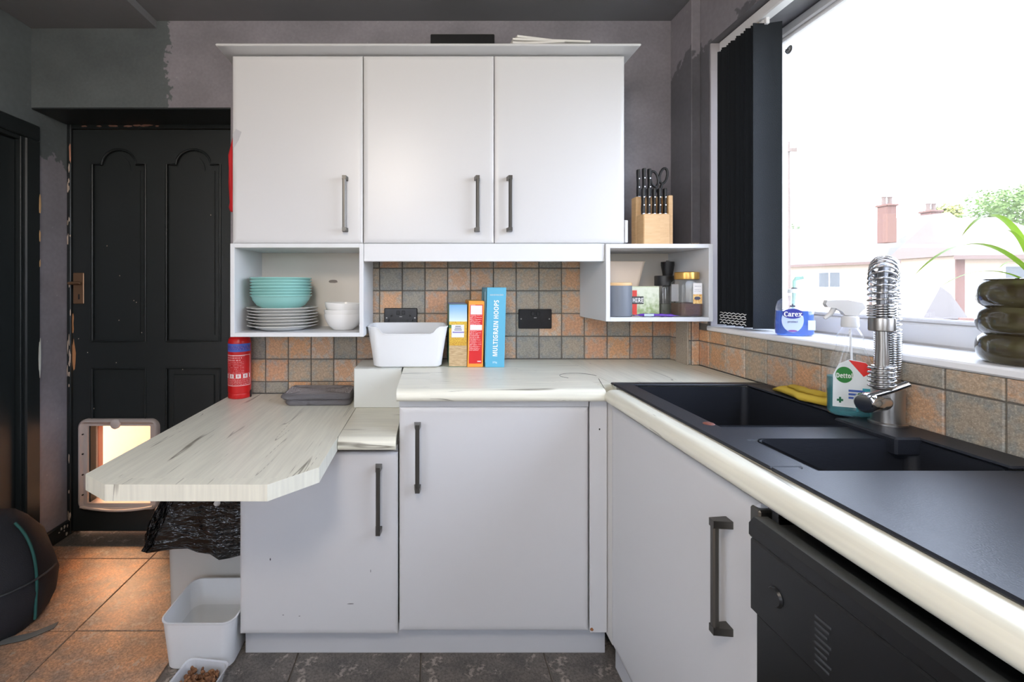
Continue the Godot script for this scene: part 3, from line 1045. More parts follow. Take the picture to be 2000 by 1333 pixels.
# bar handle standing on the plane z = 0, centred
func handle_shape(length: float) -> MB:
	var mb := MB.new()
	var h := length / 2
	mb.cbox(Vector3(-0.0065, -h + 0.004, 0.022), Vector3(0.0065, h - 0.004, 0.034), 0.003)
	for s in [-1.0, 1.0]:
		var rows := []
		for q in [[0.0, 0.0105], [0.004, 0.0105], [0.03, 0.0075], [0.0345, 0.007]]:
			var a := PackedVector3Array()
			var y0: float = s * h
			var y1: float = s * (h - 0.014)
			for c in [[-1, 0], [1, 0], [1, 1], [-1, 1]]:
				a.append(Vector3(c[0] * q[1], y0 if c[1] == 0 else y1, q[0]))
			rows.append(a)
		var st := mb.v.size()
		for i in 4:
			var j := (i + 1) % 4
			for r in 3:
				mb.facing([rows[r][i], rows[r][j], rows[r + 1][j], rows[r + 1][i]], (rows[r][i] + rows[r][j]) / 2 - Vector3(0, s * (h - 0.007), rows[r][i].z))
		mb.facing([rows[3][0], rows[3][1], rows[3][2], rows[3][3]], Vector3(0, 0, 1))
	return mb

func hang_door(parent: Node3D, x0: float, x1: float, y0: float, y1: float, d: float, hx: float, hy: float, hl: float) -> MeshInstance3D:
	var mb := door_shape(x1 - x0, y1 - y0)
	mb.turn(Transform3D(Basis.IDENTITY, P(x0, y0, d + 0.018)))
	var o := part(parent, "door", mb, M.white)
	var hm := handle_shape(hl)
	hm.turn(Transform3D(Basis.IDENTITY, P(hx, hy, d)))
	part(o, "handle", hm, M.gunmetal, "dark grey metal bar handle")
	return o

func carcass(parent: Node3D, x0: float, x1: float, y0: float, y1: float, d0: float, d1: float, m: Material, open := true) -> void:
	var t := 0.016
	part(parent, "side_panel", MB.new().box(x0, x0 + t, y0, y1, d0, d1, 0.001), m)
	part(parent, "side_panel", MB.new().box(x1 - t, x1, y0, y1, d0, d1, 0.001), m)
	part(parent, "top_panel", MB.new().box(x0 + t, x1 - t, y1 - t, y1, d0, d1, 0.001), m)
	part(parent, "bottom_panel", MB.new().box(x0 + t, x1 - t, y0, y0 + t, d0, d1, 0.001), m)
	part(parent, "back_panel", MB.new().box(x0 + t, x1 - t, y0 + t, y1 - t, d1 - 0.006, d1, 0.0), M.board if open else m)

func build_wall_units() -> void:
	var d := 1.715
	var ends := [X(452.5, d), X(709, d), X(965.5, d), X(1221, d)]
	var y0 := Y(476, d)
	var y1 := Y(108.5, d)
	var tell := ["white wall cabinet with grey tape scrap on its door edge, beside the panelled door", "white wall cabinet between the two other wall cabinets", "white wall cabinet beside the knife block"]
	for i in 3:
		var c := thing("wall_cabinet", tell[i], "cabinet", P((ends[i] + ends[i + 1]) / 2, y0, 1.85), "white wall cabinets in a row")
		carcass(c, ends[i] + 0.001, ends[i + 1] - 0.001, y0, y1 + 0.006, d + 0.02, 1.985, M.white, false)
		var hp: float = [672.0, 933.0, 997.0][i]
		var o := hang_door(c, ends[i] + 0.0015, ends[i + 1] - 0.0015, y0 + 0.0015, y1, d, X(hp, d - 0.03), Y(398, d - 0.02), 0.208)
		if i == 0:
			var mb := MB.new()
			mb.extrude(PackedVector2Array([Vector2(X(455, d), Y(262, d)), Vector2(X(461, d), Y(252, d)), Vector2(X(472, d), Y(258, d)), Vector2(X(466, d), Y(274, d)), Vector2(X(455, d), Y(290, d))]), "d", d - 0.0006, d + 0.0012)
			part(o, "tape_scrap", mb, mat(rgb(182, 182, 186), 0.4), "torn grey tape")
		if i == 2:
			part(c, "hinge_block", MB.new().box(ends[3], ends[3] + 0.012, Y(474, d), Y(430, d), d + 0.002, d + 0.05, 0.002), M.white, "white plastic end block")
	var co := thing("cornice_board", "long white cornice board lying over the three wall cabinets", "board", P(0, y1, 1.8))
	part(co, "board", MB.new().box(X(420, 1.655), X(1253, 1.655), y1 + 0.0065, 2.105, 1.655, 1.985, 0.003), M.white)
	# open shelf box under the left cabinet
	var s := thing("open_shelf", "white open shelf box holding plates and bowls", "shelf", P(-0.5, 1.017, 1.85))
	carcass(s, ends[0] + 0.001, ends[1] + 0.004, Y(658.5, 1.70), y0 - 0.001, 1.70, 1.985, M.shelf_white)
	var stain := MB.new()
	stain.extrude(blob(0.022, 0.008, 14), "d", 0, 0.0008)
	stain.turn(Transform3D(Basis.IDENTITY, P(X(651, 1.978), Y(550, 1.978), 1.978)))
	part(s, "scuff", stain, mat(rgb(140, 130, 122), 0.8), "grey scuff on the back panel")
	var pm := thing("pelmet_board", "white pelmet board hung under the middle cabinets over the tiles", "board", P(0.2, y0, 1.72))
	part(pm, "board", MB.new().box(ends[1] + 0.005, X(1181, 1.70), Y(511, 1.70), y0 - 0.0015, 1.70, 1.718, 0.002), M.shelf_white)
	part(pm, "batten", MB.new().box(ends[1] + 0.03, X(1170, 1.72), y0 - 0.03, y0 - 0.0015, 1.718, 1.75, 0.002), M.shelf_white)
	var r := thing("open_shelf", "white open shelf box holding the coffee jar and tea, in the window corner", "shelf", P(0.86, 1.079, 1.8))
	carcass(r, X(1183.5, 1.69), 1.062, Y(628.5, 1.69), Y(476.5, 1.69), 1.69, 1.985, M.shelf_white)

func blob(hx: float, hy: float, k: int) -> PackedVector2Array:
	var p := PackedVector2Array()
	for i in k:
		var t := TAU * i / k
		var r := rng.randf_range(0.7, 1.0)
		p.append(Vector2(cos(t) * hx * r, sin(t) * hy * r))
	return p

func build_base_units() -> void:
	var d := 1.44
	# low unit under the breakfast bar
	var a := thing("base_cabinet", "low white base cabinet under the breakfast bar", "cabinet", P(-0.36, 0.1, 1.7), "white base cabinets")
	var x0 := X(468, d)
	var x1 := X(777, d)
	carcass(a, x0 + 0.001, x1 - 0.001, 0.1, LOW - 0.0405, d + 0.02, 1.98, M.white, false)
	var o := hang_door(a, x0, x1, Y(1240.5, d), Y(885, d), d, X(738, d - 0.03), Y(980, d - 0.03), 0.213)
	for q in [[528.0, 1093.0, 0.005, 0.0022], [724.0, 1116.0, 0.006, 0.001], [685.0, 1180.0, 0.001, 0.012], [553.0, 1202.0, 0.001, 0.003], [585.0, 1204.0, 0.001, 0.003]]:
		var mb := MB.new()
		mb.extrude(blob(q[3], q[2], 9), "d", 0, 0.001)
		mb.turn(Transform3D(Basis.IDENTITY, P(X(q[0], d), Y(q[1], d), d - 0.0006)))
		part(o, "knock", mb, mat(rgb(84, 82, 88), 0.8), "dark knock in the white door")
	# full height unit
	var b := thing("base_cabinet", "tall white base cabinet beside the inner corner of the worktop", "cabinet", P(0.2, 0.1, 1.7), "white base cabinets")
	x0 = X(780, d)
	x1 = X(1149.5, d)
	carcass(b, x0 + 0.001, x1, 0.1, HIGH - 0.0385, d + 0.02, 1.98, M.white, false)
	part(b, "front_rail", MB.new().box(x0, x1, Y(796, d) + 0.002, HIGH - 0.0385, d + 0.001, d + 0.0195), M.white)
	hang_door(b, x0, x1, Y(1234, d), Y(796, d), d, X(815, d - 0.03), Y(897, d - 0.03), 0.213)
	# corner post: a flat filler and its return
	var c := thing("corner_post", "white corner filler strip with a chipped brown foot between the base cabinets", "filler", P(0.535, 0.1, 1.45))
	part(c, "strip", MB.new().box(X(1152.5, d), X(1186, d), Y(1237, d), HIGH - 0.0386, d, d + 0.018, 0.002), M.white)
	part(c, "edge_strip", MB.new().box(X(1187, d) + 0.0005, X(1187, d) + 0.011, Y(1245, d), HIGH - 0.0386, 1.405, d + 0.018, 0.002), mat(rgb(212, 210, 206), 0.5))
	var mb := MB.new()
	mb.extrude(blob(0.006, 0.006, 9), "d", 0, 0.0016)
	mb.turn(Transform3D(Basis.IDENTITY, P(X(1156, d), Y(1230, d), d - 0.0008)))
	part(c, "chipped_board", mb, mat(rgb(150, 98, 60), 0.8), "bare chipboard")
	var spot := MB.new()
	spot.extrude(blob(0.0025, 0.004, 8), "d", 0, 0.0012)
	spot.turn(Transform3D(Basis.IDENTITY, P(X(1171, d), Y(839, d), d - 0.0006)))
	part(c, "screw_hole", spot, M.dark_gap)
	# right hand run: door faces into the room
	var fx := 0.561
	var e := thing("base_cabinet", "white base cabinet with its door below the black sink", "cabinet", P(0.8, 0.1, 1.1), "white base cabinets")
	var da := 0.772
	var db := 1.398
	part(e, "side_panel", MB.new().box(fx + 0.02, 1.09, 0.1, 0.66, da, da + 0.016), M.white)
	part(e, "side_panel", MB.new().box(fx + 0.02, 1.09, 0.1, 0.66, db - 0.016, db), M.white)
	part(e, "front_rail", MB.new().box(fx + 0.02, fx + 0.036, 0.79, HIGH - 0.0385, da, db), M.white)
	part(e, "bottom_panel", MB.new().box(fx + 0.02, 1.09, 0.1, 0.116, da + 0.016, db - 0.016), M.white)
	var dm := door_shape(db - da, 0.735)
	dm.turn(Transform3D(Basis(Vector3.UP, -PI / 2), Vector3.ZERO))
	# local x -> +depth... after the turn the door runs along z; place it
	dm.turn(Transform3D(Basis.IDENTITY, P(fx + 0.018, 0.103, db)))
	var dr := part(e, "door", dm, M.white)
	var hm := handle_shape(0.213)
	hm.turn(Transform3D(Basis(Vector3.UP, -PI / 2), P(fx, Y(1115, 0.86), fx * F / (1425.0 - VX))))
	part(dr, "handle", hm, M.gunmetal, "dark grey metal bar handle")
	part(e, "end_clip", MB.new().box(fx - 0.004, fx + 0.02, 0.800, 0.83, 0.762, 0.786, 0.003), M.gunmetal)
	# plinths
	var p := thing("plinth", "grey white plinth board under the tall and low base cabinets", "plinth", P(0, 0, 1.49))
	part(p, "board", MB.new().box(X(480, 1.49), X(1181, 1.49), 0.0, 0.099, 1.487, 1.503, 0.001), M.plinth)
	var p2 := thing("plinth", "white plinth board under the sink cabinet", "plinth", P(0.6, 0, 1.1))
	part(p2, "board", MB.new().box(0.588, 0.604, 0.0, 0.099, 0.79, 1.43, 0.001), M.plinth)

# rounded front edge profile of a laminate worktop in (depth, y), front towards low depth
func postformed(front: float, back: float, top: float, t: float) -> PackedVector2Array:
	var p := PackedVector2Array()
	p.append(Vector2(back, top - t)); p.append(Vector2(back, top))
	var r := t * 0.62
	for k in 7:
		var a := PI / 2 * k / 6.0
		p.append(Vector2(front + r - sin(a) * r, top - r + cos(a) * r))
	var r2 := t * 0.3
	for k in 5:
		var a := PI / 2 * k / 4.0
		p.append(Vector2(front + r2 - cos(a) * r2, top - t + r2 - sin(a) * r2))
	return p

func build_worktops() -> void:
	# breakfast bar
	var a := thing("breakfast_bar", "bleached oak breakfast bar with clipped corners jutting out below the shelf", "worktop", P(-0.58, LOW, 1.5))
	var poly := PackedVector2Array([Vector2(-0.868, 1.985), Vector2(-0.868, 1.135), Vector2(-0.777, 1.076), Vector2(-0.388, 1.075), Vector2(-0.29, 1.178), Vector2(-0.29, 1.985)])
	var mb := MB.new()
	mb.along_z = true
	var ids := Geometry2D.triangulate_polygon(poly)
	for k in range(0, ids.size(), 3):
		var q := []
		for j in 3: q.append(P(poly[ids[k + j]].x, LOW, poly[ids[k + j]].y))
		mb.facing(q, Vector3.UP)
	part(a, "top", mb, M.worktop)
	var sd := MB.new()
	for i in 6:
		var p := poly[i]
		var q := poly[(i + 1) % 6]
		var mid := (p + q) / 2 - Vector2(-0.58, 1.5)
		sd.facing([P(p.x, LOW, p.y), P(q.x, LOW, q.y), P(q.x, LOW - 0.04, q.y), P(p.x, LOW - 0.04, p.y)], P(mid.x, 0, mid.y))
	for k in range(0, ids.size(), 3):
		var q := []
		for j in 3: q.append(P(poly[ids[k + j]].x, LOW - 0.04, poly[ids[k + j]].y))
		sd.facing(q, Vector3.DOWN)
	for i in sd.u.size(): sd.u[i] = Vector2(sd.u[i].y, sd.u[i].x)   # grain stands upright on the band
	part(a, "edging", sd, M.worktop_end)
	# low filler worktop between the bar and the tall unit: two strips
	var b := thing("low_worktop", "short bleached oak worktop infill between breakfast bar and tall cabinet", "worktop", P(-0.2, LOW, 1.6))
	var m1 := MB.new()
	m1.extrude(postformed(1.402, 1.508, LOW, 0.04), "x", -0.2885, -0.107)
	part(b, "front_strip", m1, M.worktop)
	part(b, "rear_strip", MB.new().box(-0.2885, -0.107, LOW - 0.04, LOW - 0.0003, 1.5095, 1.985, 0.0006), M.worktop)
	# rear run
	var c := thing("worktop", "bleached oak worktop along the rear wall under the cereal boxes", "worktop", P(0.2, HIGH, 1.7))
	var m2 := MB.new()
	m2.extrude(postformed(1.398, 1.985, HIGH, 0.038), "x", -0.1045, 0.548)
	part(c, "top", m2, M.worktop)
	part(c, "end_piece", MB.new().box(0.5485, 0.60, HIGH - 0.038, HIGH - 0.0002, 1.48, 1.985, 0.0), M.worktop)
	# faint ring scorched into the laminate, as a thin line
	var ring_pts := []
	for k in 21:
		var t := PI * 0.75 + PI * 1.25 * k / 20.0
		var dd := 1.615 - 0.05 * sin(t)
		ring_pts.append(P(X(1130, 1.61) + 0.065 * cos(t), HIGH + 0.0002, dd))
	part(c, "scorch_line", MB.new().tube(ring_pts, 0.0007, 4), mat(rgb(60, 58, 52), 0.8), "thin dark scorched ring")
	var bl := MB.new().tube([P(X(1163, 1.6), HIGH + 0.0002, 1.57), P(0.549, HIGH + 0.0002, 1.42)], 0.0008, 4)
	part(c, "joint_line", bl, mat(rgb(70, 66, 58), 0.8))
	# right run: front lip and the strips round the sink
	var r := thing("worktop", "bleached oak worktop under the window carrying the black sink", "worktop", P(0.8, HIGH, 0.8))
	var pf := postformed(0.541, 0.62, HIGH, 0.038)
	var m3 := MB.new()
	m3.along_z = true
	m3.extrude(pf, "d", -0.2, 1.397)
	part(r, "front_lip", m3, M.worktop_edge)
	var m4 := MB.new()
	m4.along_z = true
	m4.box(0.6005, 1.094, HIGH - 0.038, HIGH, 1.452, 1.985)
	part(r, "rear_piece", m4, M.worktop)
	var m5 := MB.new()
	m5.along_z = true
	m5.box(1.07, 1.094, HIGH - 0.038, HIGH, -0.2, 1.4515)
	part(r, "back_strip", m5, M.worktop)
	var m6 := MB.new()
	m6.along_z = true
	m6.box(0.62, 1.07, HIGH - 0.038, HIGH, -0.2, 0.41)
	part(r, "near_piece", m6, M.worktop)

func build_sink() -> void:
	var s := thing("sink", "black composite one and a half bowl sink with drainer", "sink", P(0.84, HIGH, 1.0))
	var top := HIGH + 0.007
	var xa := 0.591
	var xb := 1.088
	var d0 := 0.385
	var d1 := 1.478
	# main bowl, half bowl, drainer, as openings in the rim
	var B := [0.652, 1.012, 1.045, 1.445]
	var C := [0.690, 1.012, 0.785, 0.948]
	var rim := MB.new()
	rim.box(xa, xb, HIGH + 0.0003, top, B[3], d1, 0.003)
	rim.box(xa, B[0], HIGH + 0.0003, top, C[2], B[3], 0.003)
	rim.box(B[1], xb, HIGH + 0.0003, top, C[2], B[3], 0.003)
	rim.box(xa, B[0] - 0.01, HIGH + 0.0003, top, d0, C[2], 0.003)
	rim.box(1.03, xb, HIGH + 0.0003, top, d0, C[2], 0.003)
	rim.box(B[0] - 0.01, 1.03, HIGH + 0.0003, top, d0, d0 + 0.03, 0.003)
	part(s, "rim", rim, M.sink)
	var dv := MB.new()
	dv.box(B[0], B[1], HIGH - 0.05, top - 0.010, C[3], B[2], 0.006)
	dv.box(B[0], C[0], HIGH - 0.05, top - 0.010, C[2], C[3], 0.003)
	part(s, "divider", dv, M.sink)
	part(s, "tap_ledge", MB.new().box(0.962, 1.02, HIGH - 0.03, top + 0.001, 0.93, 1.075, 0.004), M.sink)
	for q in [[B, 0.19, "bowl"], [C, 0.13, "bowl"]]:
		var e: Array = q[0]
		var cxx: float = (e[0] + e[1]) / 2
		var cdd: float = (e[2] + e[3]) / 2
		var hx: float = (e[1] - e[0]) / 2
		var hd: float = (e[3] - e[2]) / 2
		var mb := MB.new()
		var dep: float = q[1]
		mb.loft([[hx + 0.006, hd + 0.006, 0.02, HIGH - 0.001], [hx + 0.006, hd + 0.006, 0.02, HIGH - dep - 0.004], [0.0, 0.0, 0.0, HIGH - dep - 0.004]], P(cxx, 0, cdd))
		mb.loft([[hx, hd, 0.016, HIGH - 0.001], [hx - 0.004, hd - 0.004, 0.022, HIGH - dep + 0.03], [hx - 0.03, hd - 0.03, 0.02, HIGH - dep], [0.02, 0.02, 0.02, HIGH - dep - 0.001]], P(cxx, 0, cdd))
		var bo := part(s, "bowl", mb, M.sink)
		var st := MB.new()
		st.lathe([[0.0, 0.002], [0.03, 0.002], [0.042, 0.004], [0.045, 0.0]], P(cxx, HIGH - dep, cdd), 24)
		part(bo, "strainer", st, M.steel)
	var dr := MB.new()
	dr.box(B[0] - 0.01, 1.03, HIGH - 0.03, top - 0.006, d0 + 0.03, C[2], 0.003)
	part(s, "drainer", dr, M.sink)
	var tp := MB.new()
	tp.lathe([[0.0, 0.0015], [0.011, 0.0015], [0.0125, 0.0]], P(0.637, top, 1.03), 20)
	part(s, "hole_plug", tp, mat(rgb(112, 58, 40), 0.6), "rusty brown hole plug")
	# spring tap
	var base := P(1.046, top + 0.0005, 1.03)
	var t := thing("spring_tap", "chrome kitchen tap with coiled spring neck on the sink edge", "tap", base)
	var bd := MB.new()
	bd.lathe([[0.0, 0.0], [0.034, 0.0], [0.034, 0.004], [0.0285, 0.006], [0.0285, 0.088], [0.027, 0.094], [0.021, 0.096], [0.021, 0.112], [0.0, 0.112]], Vector3.ZERO, 28)
	lpart(t, "body", bd, M.steel)
	# neck path: up, over towards the bowl, down again
	var dir := Vector3(-0.76, 0, 0.65).normalized()
	var path := []
	var H := 0.288
	var R := 0.062
	for k in 13: path.append(Vector3(0, lerpf(0.105, H, k / 12.0), 0))
	for k in range(1, 16):
		var q := PI * k / 15.0
		path.append(dir * (R - R * cos(q)) + Vector3(0, H + R * 1.15 * sin(q), 0))
	for k in range(1, 4): path.append(dir * 2.0 * R + Vector3(0, H - 0.0135 * k, 0))
	lpart(t, "hose", MB.new().tube(path, 0.0085, 10), mat(rgb(120, 120, 122), 0.35, 0.8))
	# spring: a helix round the path, tight near both ends
	var curve := Curve3D.new()
	for q in path: curve.add_point(q)
	var L := curve.get_baked_length()
	var coil := []
	var turns := 0.0
	var s0 := 0.0
	while s0 < L - 0.002:
		var rel := s0 / L
		var pitch := 0.0052 if rel < 0.24 or rel > 0.94 else 0.0122
		var pos := curve.sample_baked(s0)
		var tan := (curve.sample_baked(minf(L, s0 + 0.004)) - curve.sample_baked(maxf(0, s0 - 0.004))).normalized()
		var n1 := dir.cross(Vector3.UP).normalized()
		var n2 := tan.cross(n1).normalized()
		coil.append(pos + (n1 * cos(turns) + n2 * sin(turns)) * 0.0215)
		turns += TAU / 14.0
		s0 += pitch / 14.0
	lpart(t, "spring", MB.new().tube(coil, 0.0024, 6), M.chrome)
	var endp := dir * 2.0 * R
	var col := MB.new()
	col.lathe([[0.0, 0.0], [0.02, 0.0], [0.0215, 0.002], [0.0215, 0.026], [0.02, 0.028], [0.0, 0.028]], endp + Vector3(0, H - 0.068, 0), 24)
	lpart(t, "collar", col, M.steel)
	lpart(t, "spray_stem", MB.new().tube([endp + Vector3(0, H - 0.066, 0), endp + Vector3(0.001, H - 0.10, 0), endp - dir * 0.004 + Vector3(0, H - 0.145, 0)], [0.0095, 0.0095, 0.012], 14), M.steel)
	var grip := []
	for k in 66:
		var q := TAU * k / 13.0
		grip.append(endp - dir * 0.006 + Vector3(cos(q) * 0.021, H - 0.142 - 0.0095 * k / 13.0, sin(q) * 0.021))
	lpart(t, "spray_spring", MB.new().tube(grip, 0.0024, 6), M.chrome)
	var sh := MB.new()
	sh.lathe([[0.0, 0.0], [0.015, 0.0], [0.017, 0.004], [0.017, 0.05], [0.0, 0.052]], endp - dir * 0.006 + Vector3(0, H - 0.192, 0), 20)
	lpart(t, "spray_head", sh, M.steel)
	lpart(t, "holder_arm", MB.new().tube([Vector3(0, 0.107, 0), endp * 0.5 + Vector3(0, 0.108, 0), endp - dir * 0.02 + Vector3(0, 0.12, 0)], 0.005, 8), M.chrome)
	# side valve and lever
	var vd := Vector3(-0.96, 0, 0.28).normalized()
	lpart(t, "valve", MB.new().tube([vd * 0.02 + Vector3(0, 0.052, 0), vd * 0.042 + Vector3(0, 0.053, 0), vd * 0.046 + Vector3(0, 0.053, 0), vd * 0.075 + Vector3(0, 0.053, 0), vd * 0.082 + Vector3(0, 0.053, 0)], [0.021, 0.021, 0.0225, 0.0225, 0.017], 20), M.chrome)
	lpart(t, "lever", MB.new().tube([vd * 0.062 + Vector3(0, 0.068, 0.004), vd * 0.03 + Vector3(0, 0.086, 0.03), vd * 0.006 + Vector3(0, 0.102, 0.05)], [0.0065, 0.007, 0.0075], 12), M.chrome)

func build_dishwasher() -> void:
	var x := 0.505
	var a := 0.714
	var b := 0.114
	var t := thing("dishwasher", "black freestanding dishwasher under the drainer end of the worktop", "dishwasher", P(0.8, 0, 0.41))
	part(t, "body", MB.new().box(x + 0.03, 1.08, 0.02, 0.835, b, a - 0.002, 0.004), M.appliance)
	var p := PackedVector2Array([Vector2(x + 0.03, 0.845), Vector2(x + 0.008, 0.845), Vector2(x, 0.836), Vector2(x, 0.818), Vector2(x + 0.002, 0.816), Vector2(x + 0.002, 0.815), Vector2(x + 0.03, 0.815)])
	part(t, "top_edge", MB.new().extrude(p, "d", b, a), M.appliance)
	part(t, "control_panel", MB.new().box(x + 0.001, x + 0.03, 0.70, 0.8145, b, a, 0.003), M.appliance)
	part(t, "door", MB.new().box(x + 0.008, x + 0.03, 0.13, 0.698, b + 0.004, a - 0.004, 0.003), M.appliance)
	part(t, "kick_plate", MB.new().box(x + 0.05, x + 0.07, 0.02, 0.125, b + 0.004, a - 0.004), M.appliance)
	for q in [[0.14, 0.2], [0.14, 0.62], [1.0, 0.2], [1.0, 0.62]]:
		part(t, "foot", MB.new().box(0.5 + q[0], 0.54 + q[0], 0, 0.02, q[1], q[1] + 0.04), M.plastic_black)
	var kn := MB.new()
	kn.lathe([[0.0, 0.0035], [0.012, 0.0035], [0.014, 0.0]], Vector3.ZERO, 20)
	kn.turn(Transform3D(Basis(Vector3(0, 0, 1), PI / 2), P(x + 0.001, 0.755, 0.66)))
	part(t, "start_button", kn, M.appliance)
	var ink := mat(rgb(58, 61, 64), 0.6)
	for k in 8:
		part(t, "programme_mark", MB.new().box(x + 0.0004, x + 0.002, 0.776 - 0.0085 * k, 0.779 - 0.0085 * k, 0.568 + 0.003 * (k % 3), 0.592), ink)

# ---------------------------------------------------------------- things on the shelves
func build_shelf_things() -> void:
	var base := Y(658.5, 1.70) + 0.016
	# dinner plates
	var pm := MB.new()
	pm.lathe([[0.0, 0.0], [0.085, 0.0], [0.088, 0.003], [0.124, 0.016], [0.137, 0.0185], [0.138, 0.02], [0.136, 0.0212], [0.122, 0.0185], [0.09, 0.0055], [0.0, 0.004]], Vector3.ZERO, 44)
	var plate_at := P(-0.5975, base + 0.0005, 1.834)
	var plate := thing("dinner_plate", "white dinner plate at the bottom of the stack under the teal bowls", "plate", plate_at, "white dinner plates")
	lpart(plate, "dish", pm, M.porcelain)
	for k in range(1, 7):
		copy(plate, plate_at + Vector3(0.003 * sin(k * 2.0), 0.0118 * k, 0.002 * cos(k * 3.0)), "white dinner plate at the top of the stack, directly under the teal bowls" if k == 6 else "white dinner plate within the stack under the teal bowls")
	# teal bowls
	var bm := MB.new()
	bm.lathe([[0.0, 0.0], [0.055, 0.0], [0.06, 0.003], [0.095, 0.022], [0.110, 0.042], [0.1135, 0.054], [0.119, 0.0575], [0.1208, 0.060], [0.119, 0.0628], [0.1147, 0.062], [0.1118, 0.054], [0.1078, 0.0425], [0.0935, 0.0245], [0.058, 0.0055], [0.0, 0.005]], Vector3.ZERO, 44)
	var teal_at := plate_at + Vector3(-0.008, 0.0118 * 6 + 0.0066, 0.0)
	var tb := thing("teal_bowl", "glazed teal bowl at the bottom of its stack on the white plates", "bowl", teal_at, "teal bowls")
	lpart(tb, "dish", bm, M.teal)
	for k in range(1, 7):
		copy(tb, teal_at + Vector3(0.001 * sin(k * 3.0), 0.0116 * k, 0.001 * cos(k)), "glazed teal bowl at the top of the stack on the plates" if k == 6 else "glazed teal bowl within the stack on the white plates")
	# white bowls
	var wm := MB.new()
	wm.lathe([[0.0, 0.0], [0.038, 0.0], [0.042, 0.002], [0.062, 0.02], [0.074, 0.045], [0.077, 0.062], [0.0765, 0.0635], [0.0755, 0.0625], [0.0724, 0.0455], [0.0605, 0.022], [0.04, 0.0045], [0.0, 0.004]], Vector3.ZERO, 36)
	var wat := P(X(670, 1.82) + 0.001, base + 0.0005, 1.825)
	var wb := thing("white_bowl", "small white bowl at the bottom of the leaning stack beside the plates", "bowl", wat, "small white bowls")
	lpart(wb, "dish", wm, M.porcelain)
	copy(wb, wat + Vector3(0.0, 0.0175, 0), "small white bowl in the middle of the leaning stack")
	var tilted := copy(wb, wat + Vector3(0.0005, 0.0445, 0), "small white bowl tilted on top of the leaning stack")
	tilted.rotation.z = -0.04
	# right hand box
	var rb := Y(628.5, 1.69) + 0.016
	var tray := thing("beige_bowl", "square beige plastic bowl at the back of the corner shelf", "bowl", P(X(1207, 1.9), rb + 0.0005, 1.924))
	var tm := MB.new()
	tm.loft([[0.06, 0.03, 0.02, 0.0], [0.066, 0.034, 0.02, 0.01], [0.108, 0.048, 0.02, 0.215], [0.112, 0.051, 0.02, 0.22], [0.109, 0.048, 0.02, 0.221], [0.104, 0.044, 0.02, 0.215], [0.062, 0.03, 0.02, 0.012], [0.0, 0.0, 0.0, 0.011]])
	lpart(tray, "shell", tm, mat(rgb(222, 202, 182), 0.45))
	var can := thing("canister", "grey cylindrical canister with pale wooden lid on the corner shelf", "canister", P(X(1206, 1.75) + 0.001, rb + 0.0005, 1.745))
	var cm := MB.new()
	cm.lathe([[0.0, 0.0], [0.046, 0.0], [0.049, 0.003], [0.049, 0.118], [0.0, 0.118]], Vector3.ZERO, 32)
	lpart(can, "body", cm, mat(rgb(112, 118, 128), 0.45))
	var lid := MB.new()
	lid.lathe([[0.0, 0.1185], [0.0485, 0.1185], [0.049, 0.12], [0.049, 0.128], [0.047, 0.13], [0.0, 0.13]], Vector3.ZERO, 32)
	lpart(can, "lid", lid, M.beech)
	# tea carton
	var tw := 0.115
	var th := 0.116
	var tea := thing("tea_carton", "green landscape tea carton with red stripe on the corner shelf", "carton", P(X(1255, 1.80) + 0.004, rb + 0.0005, 1.785))
	lpart(tea, "carton", MB.new().box(-tw / 2, tw / 2, 0, th, 0.0, 0.075, 0.004), mat(rgb(206, 214, 182), 0.5))
	var green := noise(610, 0.035, 4)
	var front := mat(Color.WHITE, 0.5)
	front.albedo_texture = paint(128, 128, func(x: int, y: int) -> Color:
		var t := clampf(y / 128.0 + 0.5 * green.get_noise_2d(x, y), 0, 1)
		return rgb(222, 226, 204).lerp(rgb(146, 166, 110), t * t))
	var fm := MB.new()
	fm.quad_uv(Vector3(-tw / 2 + 0.004, th - 0.004, 0.0006), Vector3(tw / 2 - 0.004, th - 0.004, 0.0006), Vector3(tw / 2 - 0.004, 0.004, 0.0006), Vector3(-tw / 2 + 0.004, 0.004, 0.0006))
	var fp := lpart(tea, "front_print", fm, front)
	lpart(fp, "red_band", MB.new().box(-0.052, -0.034, 0.004, 0.1, -0.0012, -0.0007), mat(rgb(222, 66, 52), 0.5))
	lpart(fp, "dark_panel", MB.new().box(-0.0535, -0.008, 0.046, 0.076, -0.0018, -0.0013), mat(rgb(58, 60, 58), 0.5))
	words(fp, "lettering", "HIRE", 0.018, M.print_white, Transform3D(Basis.IDENTITY, Vector3(-0.0305, 0.0605, 0.0024)), true, 0.042)
	# chocolate bar in a purple wrapper
	var bar := thing("chocolate_bar", "purple foil wrapped chocolate bar lying along the shelf front", "snack bar", P(0.852, rb + 0.0005, 1.703))
	var cb := MB.new()
	var rows := []
	for k in 15:
		var s := k / 14.0
		var hw := 0.012 if k > 0 and k < 14 else 0.013
		var hh := 0.0055 + 0.001 * sin(k * 2.3) if k > 1 and k < 13 else 0.0012
		var a := PackedVector3Array()
		for j in 10:
			var q := TAU * j / 10.0
			a.append(Vector3(lerpf(-0.083, 0.083, s), 0.0066 + 0.002 * sin(s * 5.0) * 0.5 + sin(q) * hh, cos(q) * hw))
		rows.append(a)
	cb.skin(rows)
	lpart(bar, "wrapper", cb, mat(rgb(92, 46, 160), 0.25))
	lpart(bar, "label", MB.new().box(-0.048, -0.012, 0.004, 0.0118, -0.0128, -0.0112, 0.0005), mat(rgb(190, 206, 232), 0.3))
	# glass grinder with black cap, black mill behind
	var g := thing("glass_grinder", "clear glass grinder with a wide black cap on the corner shelf", "grinder", P(X(1297.5, 1.832), rb + 0.0005, 1.832))
	var gm := MB.new()
